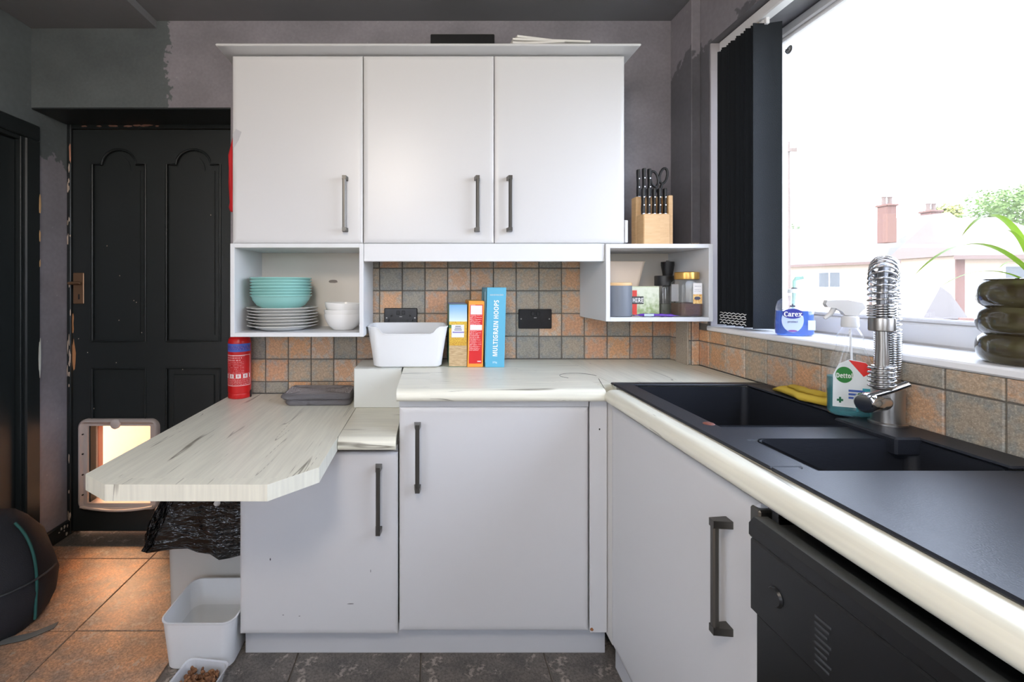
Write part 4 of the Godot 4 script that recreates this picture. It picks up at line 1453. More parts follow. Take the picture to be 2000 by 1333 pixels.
	gm.lathe([[0.0, 0.0], [0.031, 0.0], [0.0335, 0.004], [0.0335, 0.108], [0.03, 0.118]], Vector3.ZERO, 28)
	lpart(g, "glass", gm, M.clear)
	var gc := MB.new()
	gc.lathe([[0.0, 0.004], [0.0315, 0.004], [0.0315, 0.045], [0.0, 0.046]], Vector3.ZERO, 28)
	lpart(g, "contents", gc, mat(rgb(74, 78, 66), 0.8))
	var gk := MB.new()
	gk.lathe([[0.0, 0.118], [0.0365, 0.118], [0.037, 0.121], [0.037, 0.156], [0.035, 0.159], [0.0, 0.159]], Vector3.ZERO, 28)
	lpart(g, "cap", gk, M.plastic_black)
	var ml := thing("pepper_mill", "black waisted pepper mill standing behind the glass grinder", "mill", P(X(1304, 1.905), rb + 0.0005, 1.905))
	var mm := MB.new()
	mm.lathe([[0.0, 0.0], [0.028, 0.0], [0.03, 0.004], [0.03, 0.05], [0.022, 0.1], [0.018, 0.14], [0.0195, 0.165], [0.026, 0.205], [0.026, 0.219], [0.0, 0.221]], Vector3.ZERO, 28)
	lpart(ml, "body", mm, M.plastic_black)
	var kb := MB.new()
	kb.lathe([[0.0, 0.226], [0.006, 0.225], [0.007, 0.2205]], Vector3.ZERO, 14)
	lpart(ml, "knob", kb, M.steel)
	# coffee jar
	var jar := thing("coffee_jar", "glass instant coffee jar with gold lid on the corner shelf", "jar", P(X(1341, 1.745), rb + 0.0005, 1.745), "", 0.0)
	var jm := MB.new()
	jm.loft([[0.0, 0.0, 0.0, 0.001], [0.041, 0.041, 0.016, 0.0], [0.045, 0.045, 0.017, 0.005], [0.046, 0.046, 0.017, 0.12], [0.044, 0.044, 0.02, 0.132], [0.038, 0.038, 0.036, 0.142]])
	lpart(jar, "glass", jm, M.clear)
	var coffee := mat(rgb(98, 58, 34), 0.9)
	bump(coffee, 91, 0.4, 0.4, 128, Vector3(2, 2, 2))
	var jc := MB.new()
	jc.loft([[0.0, 0.0, 0.0, 0.0025], [0.0405, 0.0405, 0.015, 0.0025], [0.0435, 0.0435, 0.016, 0.01], [0.0435, 0.0435, 0.016, 0.05], [0.0, 0.0, 0.0, 0.055]])
	lpart(jar, "coffee", jc, coffee)
	var jl := MB.new()
	jl.lathe([[0.0, 0.1425], [0.042, 0.1425], [0.0435, 0.144], [0.0435, 0.168], [0.041, 0.171], [0.0, 0.172]], Vector3.ZERO, 36)
	lpart(jar, "lid", jl, M.gold)
	var jp := mat(Color.WHITE, 0.5)
	var jn := noise(640, 0.06, 3)
	jp.albedo_texture = paint(64, 96, func(x: int, y: int) -> Color:
		if y < 52:
			return rgb(120, 120, 126) if (y in [14, 15, 30, 31, 38] and x > 8 and x < 54 and jn.get_noise_2d(x * 3.0, y) > -0.1) else rgb(226, 222, 218)
		var e := pow((x - 30.0) / 22.0, 2) + pow((y - 70.0) / 8.0, 2)
		if e < 1.0: return rgb(66, 64, 84)
		return rgb(214, 152, 74).lerp(rgb(236, 206, 140), clampf(jn.get_noise_2d(x, y) + 0.5, 0, 1)))
	var lab := MB.new()
	lab.quad_uv(Vector3(-0.002, 0.128, 0.0468), Vector3(0.032, 0.128, 0.0468), Vector3(0.032, 0.05, 0.0468), Vector3(-0.002, 0.05, 0.0468))
	lpart(jar, "label", lab, jp)
	# the same pasted on the glass from behind reads as a plain grey back
	lpart(jar, "rear_label", MB.new().box(-0.038, -0.01, 0.056, 0.124, 0.0385, 0.0395), mat(rgb(196, 198, 202), 0.6))
	build_knives(Y(476.5, 1.69) + 0.0005)
	# on top of the wall cabinets
	var tb2 := 2.1055
	var bk := thing("black_board", "flat black box standing on the cornice against the wall", "box", P(X(903, 1.93), tb2, 1.93))
	part(bk, "case", MB.new().box(X(841, 1.92), X(966, 1.92), tb2, Y(66, 1.92), 1.92, 1.975, 0.003), M.plastic_black)
	part(bk, "pale_rim", MB.new().box(X(843, 1.92), X(965, 1.92), Y(66, 1.92), Y(64.5, 1.92), 1.925, 1.935, 0.0008), mat(rgb(150, 146, 142), 0.8))
	var lay_y := tb2
	for k in 6:
		var hz := 0.0085
		var s := thing("white_offcut", ["white board offcut lying lowest of the stack on the cornice", "white board offcut second lowest in the stack on the cornice", "white board offcut third from the bottom of the stack on the cornice", "short white board offcut in the stack on the cornice", "long white board offcut near the top of the cornice stack", "small white board offcut topmost on the cornice stack"][k], "offcut", P(X([1060.0, 1080.0, 1068.0, 1050.0, 1075.0, 1040.0][k], 1.72), lay_y, 1.73), "white offcuts on the cabinets")
		var w: float = [0.26, 0.3, 0.28, 0.2, 0.3, 0.14][k]
		lpart(s, "strip", MB.new().box(-w / 2, w / 2, 0, hz - 0.0006, -0.025, 0.025, 0.001), M.paper)
		s.rotation.y = [0.05, -0.08, 0.12, -0.1, 0.06, 0.2][k]
		lay_y += hz
	# red bag hanging on the cabinet side
	var rx := X(452.5, 1.715)
	var bag := thing("red_bag", "red cloth bag hanging beside the left wall cabinet", "bag", P(rx - 0.03, Y(415, 1.80), 1.82))
	var rm := MB.new()
	var brs := []
	var spec := [[0.0, 0.004, 0.01], [0.006, 0.02, 0.022], [0.02, 0.024, 0.03], [0.05, 0.016, 0.04], [0.12, 0.018, 0.05], [0.22, 0.017, 0.05], [0.27, 0.012, 0.035], [0.31, 0.006, 0.016], [0.345, 0.004, 0.008]]
	for q in spec:
		var a := PackedVector3Array()
		for j in 16:
			var th2 := TAU * j / 16.0
			var rr := 1.0 + 0.12 * sin(j * 2.4 + q[0] * 40.0)
			a.append(Vector3(cos(th2) * q[1] * rr, q[0], sin(th2) * q[2] * rr))
		brs.append(a)
	rm.skin(brs, true, 80.0)
	lpart(bag, "cloth", rm, M.red_cloth)
	lpart(bag, "hook", MB.new().tube([Vector3(0, 0.34, 0), Vector3(0.004, 0.355, 0), Vector3(0.016, 0.358, 0), Vector3(0.0295, 0.352, 0)], 0.003, 6), M.plastic_white)

func build_knives(y: float) -> void:
	var bx := X(1281, 1.80)
	var at := P(bx, y, 1.80)
	var k := thing("knife_block", "stepped beech knife block standing on the corner shelf box", "knife block", at)
	# front step low, rear step tall
	lpart(k, "front_step", MB.new().box(-0.065, 0.04, 0, 0.125, -0.035, 0.03, 0.003), M.beech)
	lpart(k, "rear_step", MB.new().box(-0.065, 0.058, 0, 0.205, 0.0305, 0.075, 0.003), M.beech)
	lpart(k, "side_cheek", MB.new().box(0.0405, 0.058, 0, 0.2, -0.02, 0.03, 0.002), M.beech)
	var hs := MB.new()
	var blade := mat(rgb(170, 172, 174), 0.25, 1.0)
	# handle: flattened bar with a swollen butt and a steel cap, rising out of its slot
	var knife := func(x: float, z: float, y0: float, h: float, what: String) -> void:
		var t := thing("kitchen_knife", what, "knife", at + Vector3(x, y0, z), "knives in the block")
		var mb := MB.new()
		mb.loft([[0.0, 0.0, 0.0, 0.004], [0.0055, 0.009, 0.005, 0.004], [0.006, 0.0095, 0.005, 0.02], [0.005, 0.0085, 0.005, h * 0.5], [0.0065, 0.0105, 0.006, h - 0.012], [0.006, 0.01, 0.006, h - 0.002], [0.0, 0.0, 0.0, h]])
		lpart(t, "handle", mb, M.plastic_black)
		lpart(t, "bolster", MB.new().box(-0.004, 0.004, 0.0, 0.0042, -0.008, 0.008), blade)
		for q in [0.35, 0.65]:
			lpart(t, "rivet", MB.new().box(-0.002, 0.002, h * q - 0.002, h * q + 0.002, -0.0102, -0.0085), blade)
	for i in 5:
		knife.call(-0.055 + 0.0215 * i, 0.008, 0.1255, 0.105, "black handled steak knife in the low front row of the block")
	for i in 3:
		knife.call(-0.047 + 0.0225 * i, -0.05, 0.2055, [0.115, 0.12, 0.118][i], ["long black handled knife at the open end of the block's rear row", "long black handled knife in the middle of the block's rear row", "long black handled knife beside the scissors in the block"][i])
	# scissors: two looped grips
	var s := thing("kitchen_scissors", "black handled scissors in the knife block", "scissors", at + Vector3(0.036, 0.2055, -0.05))
	for q in [[-0.018, 0.075, 0.2], [0.02, 0.088, -0.22]]:
		var pts := []
		for j in 21:
			var th := TAU * j / 20.0
			var v := Vector3(cos(th) * 0.0155, sin(th) * 0.032, 0).rotated(Vector3(0, 0, 1), q[2])
			pts.append(v + Vector3(q[0], q[1], 0))
		lpart(s, "grip", MB.new().tube(pts, 0.0052, 8, false), M.plastic_black)
	lpart(s, "shank", MB.new().tube([Vector3(-0.013, 0.045, 0), Vector3(0, 0.018, 0), Vector3(0.006, 0.001, 0)], 0.0062, 8), M.plastic_black)
	lpart(s, "shank", MB.new().tube([Vector3(0.015, 0.058, 0), Vector3(0.004, 0.022, 0.002), Vector3(-0.004, 0.001, 0.002)], 0.0062, 8), M.plastic_black)
	lpart(s, "pivot", MB.new().box(-0.005, 0.007, 0.022, 0.03, -0.011, -0.007, 0.001), blade)

# ---------------------------------------------------------------- things on the worktops
func carton(called: String, label: String, x0: float, w: float, h: float, d: float, depth: float, lean: float, body: Material) -> Node3D:
	var t := thing(called, label, "cereal box", P(x0 + w / 2, HIGH + 0.0005, d), "cereal boxes")
	t.rotation.z = 0.0
	var mb := MB.new()
	mb.cbox(Vector3(-w / 2, 0, -depth), Vector3(w / 2, h, 0), 0.0015)
	for i in mb.v.size(): mb.v[i].x += mb.v[i].y * lean
	lpart(t, "carton", mb, body)
	return t

func face(t: Node3D, called: String, x0: float, x1: float, y0: float, y1: float, lean: float, out: float, m: Material) -> MeshInstance3D:
	var mb := MB.new()
	mb.quad_uv(Vector3(x0 + y1 * lean, y1, out), Vector3(x1 + y1 * lean, y1, out), Vector3(x1 + y0 * lean, y0, out), Vector3(x0 + y0 * lean, y0, out))
	return lpart(t, called, mb, m)

func build_counter_things() -> void:
	# fire extinguisher
	var ed := 1.93
	var ex := thing("fire_extinguisher", "small red fire extinguisher with blue band standing on the breakfast bar", "extinguisher", P(X(468, ed), LOW + 0.0005, ed))
	var em := MB.new()
	em.lathe([[0.0, 0.0], [0.043, 0.0], [0.046, 0.003], [0.046, 0.018], [0.0445, 0.021], [0.046, 0.024], [0.0465, 0.03], [0.0465, 0.235], [0.044, 0.25], [0.034, 0.262], [0.02, 0.268], [0.0, 0.27]], Vector3.ZERO, 36)
	lpart(ex, "cylinder", em, M.red)
	var vb := MB.new()
	vb.lathe([[0.0, 0.268], [0.014, 0.268], [0.016, 0.275], [0.016, 0.30], [0.012, 0.31], [0.0, 0.31]], Vector3.ZERO, 16)
	lpart(ex, "valve", vb, M.plastic_black)
	lpart(ex, "squeeze_lever", MB.new().box(-0.008, 0.008, 0.31, 0.318, -0.012, 0.05, 0.002), M.plastic_black)
	var wrap := func(y0: float, y1: float, m: Material, r: float, a0: float, a1: float) -> MB:
		var rows := []
		for y in [y0, y1]:
			var a := PackedVector3Array()
			for j in 25:
				var t := lerpf(a0, a1, j / 24.0)
				a.append(Vector3(cos(t) * r, y, sin(t) * r))
			rows.append(a)
		var mb := MB.new()
		mb.grid([rows[1], rows[0]], false)
		return mb
	var en := noise(700, 0.15, 2)
	var blue := mat(Color.WHITE, 0.4)
	blue.albedo_texture = paint(128, 32, func(x: int, y: int) -> Color: return rgb(58, 84, 178).lerp(rgb(150, 96, 150), clampf(en.get_noise_2d(x * 1.4, y * 0.7) * 2.0, 0, 1)) if y > 7 and y < 25 else rgb(70, 100, 190))
	lpart(ex, "blue_band", wrap.call(0.198, 0.232, blue, 0.0468, PI * 0.98, 0.02), blue, "blue band with printing")
	var lt := mat(Color.WHITE, 0.4)
	lt.albedo_texture = paint(160, 160, func(x: int, y: int) -> Color:
		var red := rgb(190, 26, 30)
		var ink := rgb(226, 190, 190)
		if x < 4 or x > 155 or y < 3 or y > 156: return ink
		if y > 98 and y < 120:
			return rgb(226, 220, 220) if posmod(x - 14, 34) < 24 and not (posmod(x - 14, 34) in [8, 9, 10, 14, 15] and y > 102 and y < 115) else red
		var line := y % 9
		if y < 34: return ink if (y % 12 < 6 and x > 20 and x < 130 - y and en.get_noise_2d(x * 2.0, int(y / 12) * 40.0) > -0.15) else red
		if y < 96: return ink if (line < 2 and x > 16 and x < 120 and en.get_noise_2d(x * 1.7, int(y / 9) * 60.0) > 0.0) else red
		return ink if (y % 6 < 2 and x > 8 and x < 150 and en.get_noise_2d(x * 2.0, int(y / 6) * 60.0) > -0.1) else red)
	lpart(ex, "instruction_label", wrap.call(0.055, 0.185, lt, 0.0468, PI * 0.95, 0.08), lt, "red instruction label with white print and pictograms")
	lpart(ex, "hose_clip", MB.new().box(0.0435, 0.05, 0.0, 0.03, -0.004, 0.004, 0.001), M.plastic_black)
	# folded towel
	var tw := thing("folded_towel", "folded dark grey towel lying on the breakfast bar", "towel", P(X(625, 1.86), LOW + 0.0005, 1.87))
	var terry := mat(rgb(160, 156, 159), 0.95)
	bump(terry, 812, 0.12, 0.9, 256, Vector3(4, 2, 1))
	terry.rim_enabled = true
	terry.rim = 0.4
	var tn := noise(813, 16.0, 4)
	for q in [[0.0, 0.018, -0.118, 0.135, -0.085, 0.09, "lower_fold"], [0.0182, 0.042, -0.14, 0.133, -0.09, 0.075, "upper_fold"]]:
		var mb := MB.new()
		var rows := []
		var hx: float = (q[3] - q[2]) / 2
		var hz: float = (q[5] - q[4]) / 2
		var c := Vector3((q[2] + q[3]) / 2, 0, (q[4] + q[5]) / 2)
		var hh: float = (q[1] - q[0]) / 2
		for k in 13:
			var t := PI * k / 12.0
			var y: float = q[0] + hh - cos(t) * hh
			var o := 0.008 * sin(t)
			rows.append(mb.ring(c.x, c.z, hx - 0.008 + o, hz - 0.008 + o, 0.018, y, 6))
		var cap := func(r: PackedVector3Array, f: float) -> PackedVector3Array:
			var a := PackedVector3Array()
			for p in r: a.append(c + Vector3((p.x - c.x) * f, p.y, (p.z - c.z) * f))
			return a
		rows.push_front(cap.call(rows[0], 0.0))
		for f in [0.85, 0.6, 0.3, 0.0]: rows.append(cap.call(rows[13], f))
		for r in rows:
			for i in r.size():
				var p: Vector3 = r[i]
				if p.y > q[0] + 0.006: r[i] = p + Vector3(0.012 * tn.get_noise_2d(p.z, p.x), 0.008 * tn.get_noise_2d(p.x * 1.2 + 3.0 * q[0] * 100.0, p.z), 0.006 * tn.get_noise_2d(p.x + 9.0, p.z))
		mb.skin(rows, true, 100.0)
		lpart(tw, q[6], mb, terry)
	tw.rotation.y = 0.03
	# white carton on the low worktop
	var ca := thing("white_carton", "plain white cardboard carton standing on the low worktop under the basket", "carton", P(-0.205, LOW + 0.0002, 1.87))
	lpart(ca, "carton", MB.new().box(-0.092, 0.094, 0, 0.1515, -0.113, 0.105, 0.002), mat(rgb(212, 214, 208), 0.55))
	lpart(ca, "lid_flap", MB.new().box(-0.0915, 0.0935, 0.1516, 0.1519, -0.112, 0.1, 0.0), mat(rgb(216, 218, 212), 0.55))
	var scuff := MB.new().tube([Vector3(-0.03, 0.09, 0.1135), Vector3(-0.012, 0.075, 0.1135), Vector3(0.0, 0.07, 0.1135), Vector3(0.012, 0.083, 0.1135)], 0.0009, 5)
	lpart(ca, "crease", scuff, mat(rgb(224, 226, 222), 0.5))
	# white storage basket straddling the carton and the worktop
	var bd := 1.865
	var bk := thing("storage_basket", "white plastic basket with dipped front resting on carton and worktop", "basket", P(X(796, 1.80) - 0.0015, HIGH + 0.001, bd), "", 0.035)
	var bm := MB.new()
	var brow := []
	var wall := func(hx: float, hz: float, r: float, y: float, dip: float) -> PackedVector3Array:
		var a := bm.ring(0, 0, hx, hz, r, y, 8)
		# more points along the front, so that the dip is smooth
		var o := PackedVector3Array()
		for i in a.size():
			var p := a[i]
			var q := a[(i + 1) % a.size()]
			var n := 20 if i % 9 == 8 else 1
			for k in n: o.append(p.lerp(q, float(k) / n))
		for i in o.size():
			var p := o[i]
			if p.z > hz * 0.75 and dip > 0.0:
				var t := clampf((0.125 - absf(p.x)) / 0.035, 0, 1)
				o[i].y -= dip * t * t * (3 - 2 * t)
		return o
	brow.append(wall.call(0.001, 0.001, 0.001, 0.0, 0.0))
	brow.append(wall.call(0.122, 0.082, 0.025, 0.0, 0.0))
	brow.append(wall.call(0.135, 0.092, 0.03, 0.008, 0.0))
	brow.append(wall.call(0.142, 0.096, 0.03, 0.06, 0.0))
	brow.append(wall.call(0.158, 0.105, 0.034, 0.158, 0.028))
	brow.append(wall.call(0.161, 0.108, 0.036, 0.160, 0.028))
	brow.append(wall.call(0.161, 0.108, 0.036, 0.163, 0.028))
	brow.append(wall.call(0.154, 0.101, 0.034, 0.163, 0.028))
	brow.append(wall.call(0.138, 0.092, 0.03, 0.06, 0.0))
	brow.append(wall.call(0.131, 0.088, 0.028, 0.01, 0.0))
	brow.append(wall.call(0.001, 0.001, 0.001, 0.004, 0.0))
	bm.skin(brow, true, 55.0)
	lpart(bk, "shell", bm, M.plastic_white)
	# cereal cartons
	var l1 := 0.006
	var c1 := carton("cereal_box", "cereal box printed with a wheat field and wooden table", 0.0745, 0.072, 0.25, 1.795, 0.17, l1, mat(rgb(78, 132, 104), 0.5))
	var wn := noise(900, 0.12, 3)
	var wheat := mat(Color.WHITE, 0.45)
	wheat.albedo_texture = paint(96, 320, func(x: int, y: int) -> Color:
		var t := y / 320.0
		if t < 0.27: return rgb(120, 174, 222).lerp(rgb(214, 230, 240), t / 0.27)
		if t < 0.66:
			var k := wn.get_noise_2d(x * 1.8, y * 0.6)
			return rgb(228, 198, 72).lerp(rgb(188, 138, 44), clampf(0.3 + 0.9 * k + (t - 0.27), 0, 1))
		return rgb(206, 182, 142).lerp(rgb(176, 148, 108), clampf(0.5 + 0.8 * wn.get_noise_2d(x * 0.2, y * 1.2), 0, 1)))
	var f1 := face(c1, "front_print", -0.0355, 0.0355, 0.002, 0.248, l1, 0.0005, wheat)
	face(f1, "name_panel", -0.026, 0.024, 0.118, 0.168, l1, 0.0012, mat(rgb(226, 226, 236), 0.5))
	lpart(f1, "leaf_spot", MB.new().box(-0.035, -0.026, 0.155, 0.168, -0.0014, -0.0007), mat(rgb(70, 120, 62), 0.5))
	face(f1, "purple_rule", -0.022, 0.024, 0.136, 0.1405, l1, 0.0016, mat(rgb(126, 116, 186), 0.5))
	for q in [[0.1595, 0.022], [0.1525, 0.026], [0.1455, 0.03]]:
		face(f1, "small_print", -q[1] / 2, q[1] / 2, q[0], q[0] + 0.004, l1, 0.0016, mat(rgb(128, 132, 140), 0.5))
	lpart(c1, "top_flap", MB.new().box(-0.035, 0.036, 0.2502, 0.2512, 0.004, 0.16), mat(rgb(132, 146, 198), 0.5))
	var l2 := 0.022
	var c2 := carton("cereal_box", "narrow red and orange cereal box with white small print", 0.1475, 0.063, 0.262, 1.79, 0.17, l2, mat(rgb(238, 158, 58), 0.5))
	var redp := mat(Color.WHITE, 0.45)
	redp.albedo_texture = paint(96, 400, func(x: int, y: int) -> Color:
		var red := rgb(212, 32, 36)
		var ink := rgb(240, 200, 200)
		if y < 66 and y > 4: return rgb(228, 222, 224) if x > 4 and x < 91 else red
		if y > 136 and y < 172: return rgb(232, 228, 226) if x > 2 and x < 93 else red
		if y > 360: return ink if y > 380 and y < 388 and x > 62 and x < 90 else red
		if y > 312: return red
		var band := int(y / 7)
		return ink if (y % 7 < 3 and en.get_noise_2d(x * 1.6, band * 70.0) > -0.12 and x < 40 + 50 * absf(sin(band * 1.7))) else red)
	face(c2, "side_print", -0.0255, 0.0255, 0.014, 0.248, l2, 0.0005, redp)
	lpart(c2, "top_flap", MB.new().box(-0.026, 0.034, 0.2622, 0.2635, 0.004, 0.16), mat(rgb(232, 174, 84), 0.5))
	var l3 := 0.025
	var c3 := carton("cereal_box", "tall light blue cereal box with upright white lettering", 0.218, 0.076, 0.317, 1.785, 0.18, l3, mat(rgb(92, 174, 206), 0.5))
	lpart(c3, "rubbed_edge", MB.new().box(-0.0382, -0.0372, 0.02, 0.30, -0.0004, 0.0006), mat(rgb(186, 214, 222), 0.6))
	var up := Basis(Vector3(0, 0, 1), PI / 2 - 0.028)
	words(c3, "lettering", "MULTIGRAIN HOOPS", 0.0185, M.print_white, Transform3D(up, Vector3(0.0045, 0.155, 0.0006)), true, 0.222)
	words(c3, "small_lettering", "MADE WITH WHOLEGRAIN", 0.006, mat(rgb(206, 228, 236), 0.6), Transform3D(Basis.IDENTITY, Vector3(0.008, 0.287, 0.0006)), true, 0.052)
	words(c3, "weight_print", "375g", 0.006, mat(rgb(206, 228, 236), 0.6), Transform3D(Basis.IDENTITY, Vector3(0.0, 0.02, 0.0006)), true, 0.02)
	# double sockets on the tiles
	for q in [[783.0, 621.0, "black double wall socket behind the white basket"], [1044.5, 623.0, "black double wall socket beside the blue cereal box"]]:
		var sd := WALL - 0.0105
		var s := thing("wall_socket", q[2], "socket", P(X(q[0], sd), Y(q[1], sd), sd), "black double sockets")
		lpart(s, "plate", MB.new().box(-0.073, 0.073, -0.043, 0.043, -0.009, 0.0, 0.003), mat(rgb(34, 34, 36), 0.25))
		for sx in [-1.0, 1.0]:
			lpart(s, "rocker", MB.new().box(sx * 0.012 - 0.007, sx * 0.012 + 0.007, 0.014, 0.032, -0.013, -0.009, 0.0015), M.plastic_black)
			for h in [[0.0, 0.008], [-0.011, -0.012], [0.011, -0.012]]:
				lpart(s, "pin_hole", MB.new().box(sx * 0.041 + h[0] - 0.003, sx * 0.041 + h[0] + 0.003, h[1] - 0.003, h[1] + 0.004, -0.0095, -0.0088), mat(rgb(8, 8, 8), 0.9))
			lpart(s, "screw", MB.new().box(sx * 0.062 - 0.003, sx * 0.062 + 0.003, -0.003, 0.003, -0.0098, -0.0088, 0.001), M.steel)
		lpart(s, "safety_mark", MB.new().box(-0.006, 0.006, 0.004, 0.006, -0.0095, -0.0088), mat(rgb(190, 190, 190), 0.6))
	# yellow cloth on the sink edge
	var cl := thing("yellow_cloth", "crumpled yellow dishcloth on the back edge of the sink", "cloth", P(1.042, HIGH + 0.0075, 1.262))
	var ym := mat(rgb(222, 188, 62), 0.85)
	bump(ym, 950, 0.3, 0.15, 128, Vector3(6, 6, 1))
	var yn := noise(951, 14.0, 3)
	for part_i in 2:
		var mb := MB.new()
		var rows := []
		for k in 25:
			var s := k / 24.0
			var a := PackedVector3Array()
			var z := lerpf(-0.095, 0.095, s) if part_i == 0 else lerpf(-0.06, 0.06, s)
			var edge := sqrt(maxf(0.0, 1.0 - pow(absf(2 * s - 1), 6)))
			for j in 14:
				var th := TAU * j / 14.0
				var rx := (0.028 if part_i == 0 else 0.02) * edge
				var ry := (0.010 if part_i == 0 else 0.006) * edge
				var x := cos(th) * rx + (0.0 if part_i == 0 else 0.012) + 0.006 * sin(s * 7.0)
				var y := ry + sin(th) * ry + (0.0 if part_i == 0 else 0.018)
				var w := yn.get_noise_3d(x * 1.5, y, z)
				a.append(Vector3(x + 0.006 * w, maxf(0.0, y + 0.006 * w * (1.0 if y > 0.004 else 0.0)), z))
			rows.append(a)
		mb.skin(rows, true, 120.0)
		lpart(cl, ["lower_fold", "upper_fold"][part_i], mb, ym)

# ---------------------------------------------------------------- things at the window
func build_sill_things() -> void:
	var sill := 1.0553
	# hand wash
	var hd := 1.425
	var hw := thing("hand_wash", "clear pump bottle of blue hand wash on the window sill", "bottle", P(1.152, sill, hd), "", -0.30)
	var outer := [[0.0, 0.0, 0.0, 0.0008], [0.046, 0.024, 0.022, 0.0], [0.051, 0.028, 0.026, 0.006], [0.051, 0.028, 0.026, 0.04], [0.048, 0.027, 0.025, 0.09], [0.043, 0.025, 0.023, 0.108], [0.028, 0.02, 0.018, 0.12], [0.013, 0.013, 0.013, 0.126], [0.013, 0.013, 0.013, 0.134]]
	lpart(hw, "bottle", MB.new().loft(outer, Vector3.ZERO, 6), M.clear)
	var liq := mat(rgb(62, 120, 224), 0.05)
	liq.albedo_color.a = 0.55
	liq.transparency = BaseMaterial3D.TRANSPARENCY_ALPHA
	liq.refraction_enabled = true
	liq.refraction_scale = 0.033
	lpart(hw, "soap", MB.new().loft([[0.0, 0.0, 0.0, 0.002], [0.044, 0.022, 0.02, 0.002], [0.0495, 0.0265, 0.025, 0.007], [0.0495, 0.0265, 0.025, 0.04], [0.0475, 0.026, 0.024, 0.078], [0.0, 0.0, 0.0, 0.078]], Vector3.ZERO, 6), liq)
	var col := MB.new()
	col.lathe([[0.0, 0.1345], [0.017, 0.1345], [0.0175, 0.137], [0.0165, 0.146], [0.008, 0.148], [0.0, 0.148]], Vector3.ZERO, 24)
	var aqua := glass(rgb(150, 222, 214), 0.6, 0.2)
	lpart(hw, "collar", col, glass(rgb(220, 230, 232), 0.6, 0.2))
	lpart(hw, "collar_ring", MB.new().lathe([[0.0, 0.1482], [0.0085, 0.1482], [0.0085, 0.151], [0.0, 0.151]], Vector3.ZERO, 20), mat(rgb(40, 46, 72), 0.4))
	lpart(hw, "pump", MB.new().tube([Vector3(0, 0.151, 0), Vector3(0, 0.172, 0), Vector3(0.004, 0.18, 0.004), Vector3(0.02, 0.183, 0.014)], [0.005, 0.005, 0.0065, 0.0045], 12), aqua)
	lpart(hw, "dip_tube", MB.new().tube([Vector3(0, 0.134, 0), Vector3(-0.004, 0.085, 0.0), Vector3(-0.01, 0.02, 0)], [0.006, 0.0035, 0.003], 10), aqua)
	var oval := func(cx: float, cy: float, rx: float, ry: float, z: float, k := 28) -> MB:
		var p := PackedVector2Array()
		for i in k: p.append(Vector2(cx + rx * cos(TAU * i / k), cy + ry * sin(TAU * i / k)))
		return MB.new().extrude(p, "d", -z - 0.0005, -z)
	var lb := lpart(hw, "label", oval.call(-0.016, 0.05, 0.029, 0.038, 0.0288), mat(rgb(176, 190, 210), 0.4), "oval silver label")
	lpart(lb, "badge", oval.call(-0.016, 0.07, 0.027, 0.0155, 0.0297), mat(rgb(40, 44, 132), 0.4))
	lpart(lb, "purple_rim", oval.call(-0.016, 0.0165, 0.012, 0.0028, 0.0296), mat(rgb(122, 66, 150), 0.4))
	words(lb, "lettering", "Carex", 0.0145, M.print_white, Transform3D(Basis.IDENTITY, Vector3(-0.016, 0.0685, 0.0308)), true, 0.047, true)
	words(lb, "small_lettering", "protect", 0.006, mat(rgb(96, 100, 140), 0.5), Transform3D(Basis.IDENTITY, Vector3(-0.016, 0.045, 0.0301)), false, 0.034)
	var crown := MB.new().extrude(PackedVector2Array([Vector2(-0.024, 0.091), Vector2(-0.008, 0.091), Vector2(-0.010, 0.097), Vector2(-0.013, 0.095), Vector2(-0.016, 0.102), Vector2(-0.019, 0.095), Vector2(-0.022, 0.097)]), "d", -0.0292, -0.0287)
	lpart(lb, "emblem", crown, mat(rgb(58, 62, 86), 0.5))
	lpart(hw, "side_label", MB.new().box(0.024, 0.043, 0.02, 0.05, -0.0292, -0.0286), mat(rgb(196, 208, 226), 0.4))
	# spray cleaner on the sink edge
	var sp := thing("spray_cleaner", "clear trigger spray bottle with white and red label behind the tap", "bottle", P(1.03, HIGH + 0.0075, 1.105), "", -0.42)
	var so := [[0.0, 0.0, 0.0, 0.0008], [0.040, 0.022, 0.02, 0.0], [0.044, 0.025, 0.023, 0.006], [0.045, 0.0255, 0.023, 0.07], [0.043, 0.025, 0.023, 0.115], [0.034, 0.022, 0.02, 0.145], [0.026, 0.02, 0.018, 0.165], [0.024, 0.019, 0.018, 0.195], [0.017, 0.017, 0.017, 0.208], [0.014, 0.014, 0.014, 0.214]]
	lpart(sp, "bottle", MB.new().loft(so, Vector3.ZERO, 6), M.clear)
	var aq := mat(rgb(60, 178, 190), 0.05)
	aq.albedo_color.a = 0.3
	aq.transparency = BaseMaterial3D.TRANSPARENCY_ALPHA
	aq.refraction_enabled = true
	aq.refraction_scale = 0.033
	lpart(sp, "cleaner", MB.new().loft([[0.0, 0.0, 0.0, 0.002], [0.038, 0.02, 0.018, 0.002], [0.0425, 0.0235, 0.021, 0.007], [0.0435, 0.024, 0.021, 0.07], [0.0435, 0.024, 0.021, 0.092], [0.0, 0.0, 0.0, 0.092]], Vector3.ZERO, 6), aq)
	lpart(sp, "dip_tube", MB.new().tube([Vector3(0.0, 0.21, 0), Vector3(0.004, 0.1, 0), Vector3(0.012, 0.01, 0)], 0.0025, 8), M.plastic_white)
	var lp := PackedVector2Array()
	lp.append_array(PackedVector2Array([Vector2(-0.042, 0.022), Vector2(0.036, 0.022), Vector2(0.036, 0.07), Vector2(0.04, 0.105), Vector2(0.02, 0.132), Vector2(-0.01, 0.138), Vector2(-0.03, 0.126), Vector2(-0.041, 0.1)]))
	var sl := lpart(sp, "label", MB.new().extrude(lp, "d", -0.0264, -0.0257), mat(rgb(222, 230, 232), 0.35), "white label with red corner and green badge")
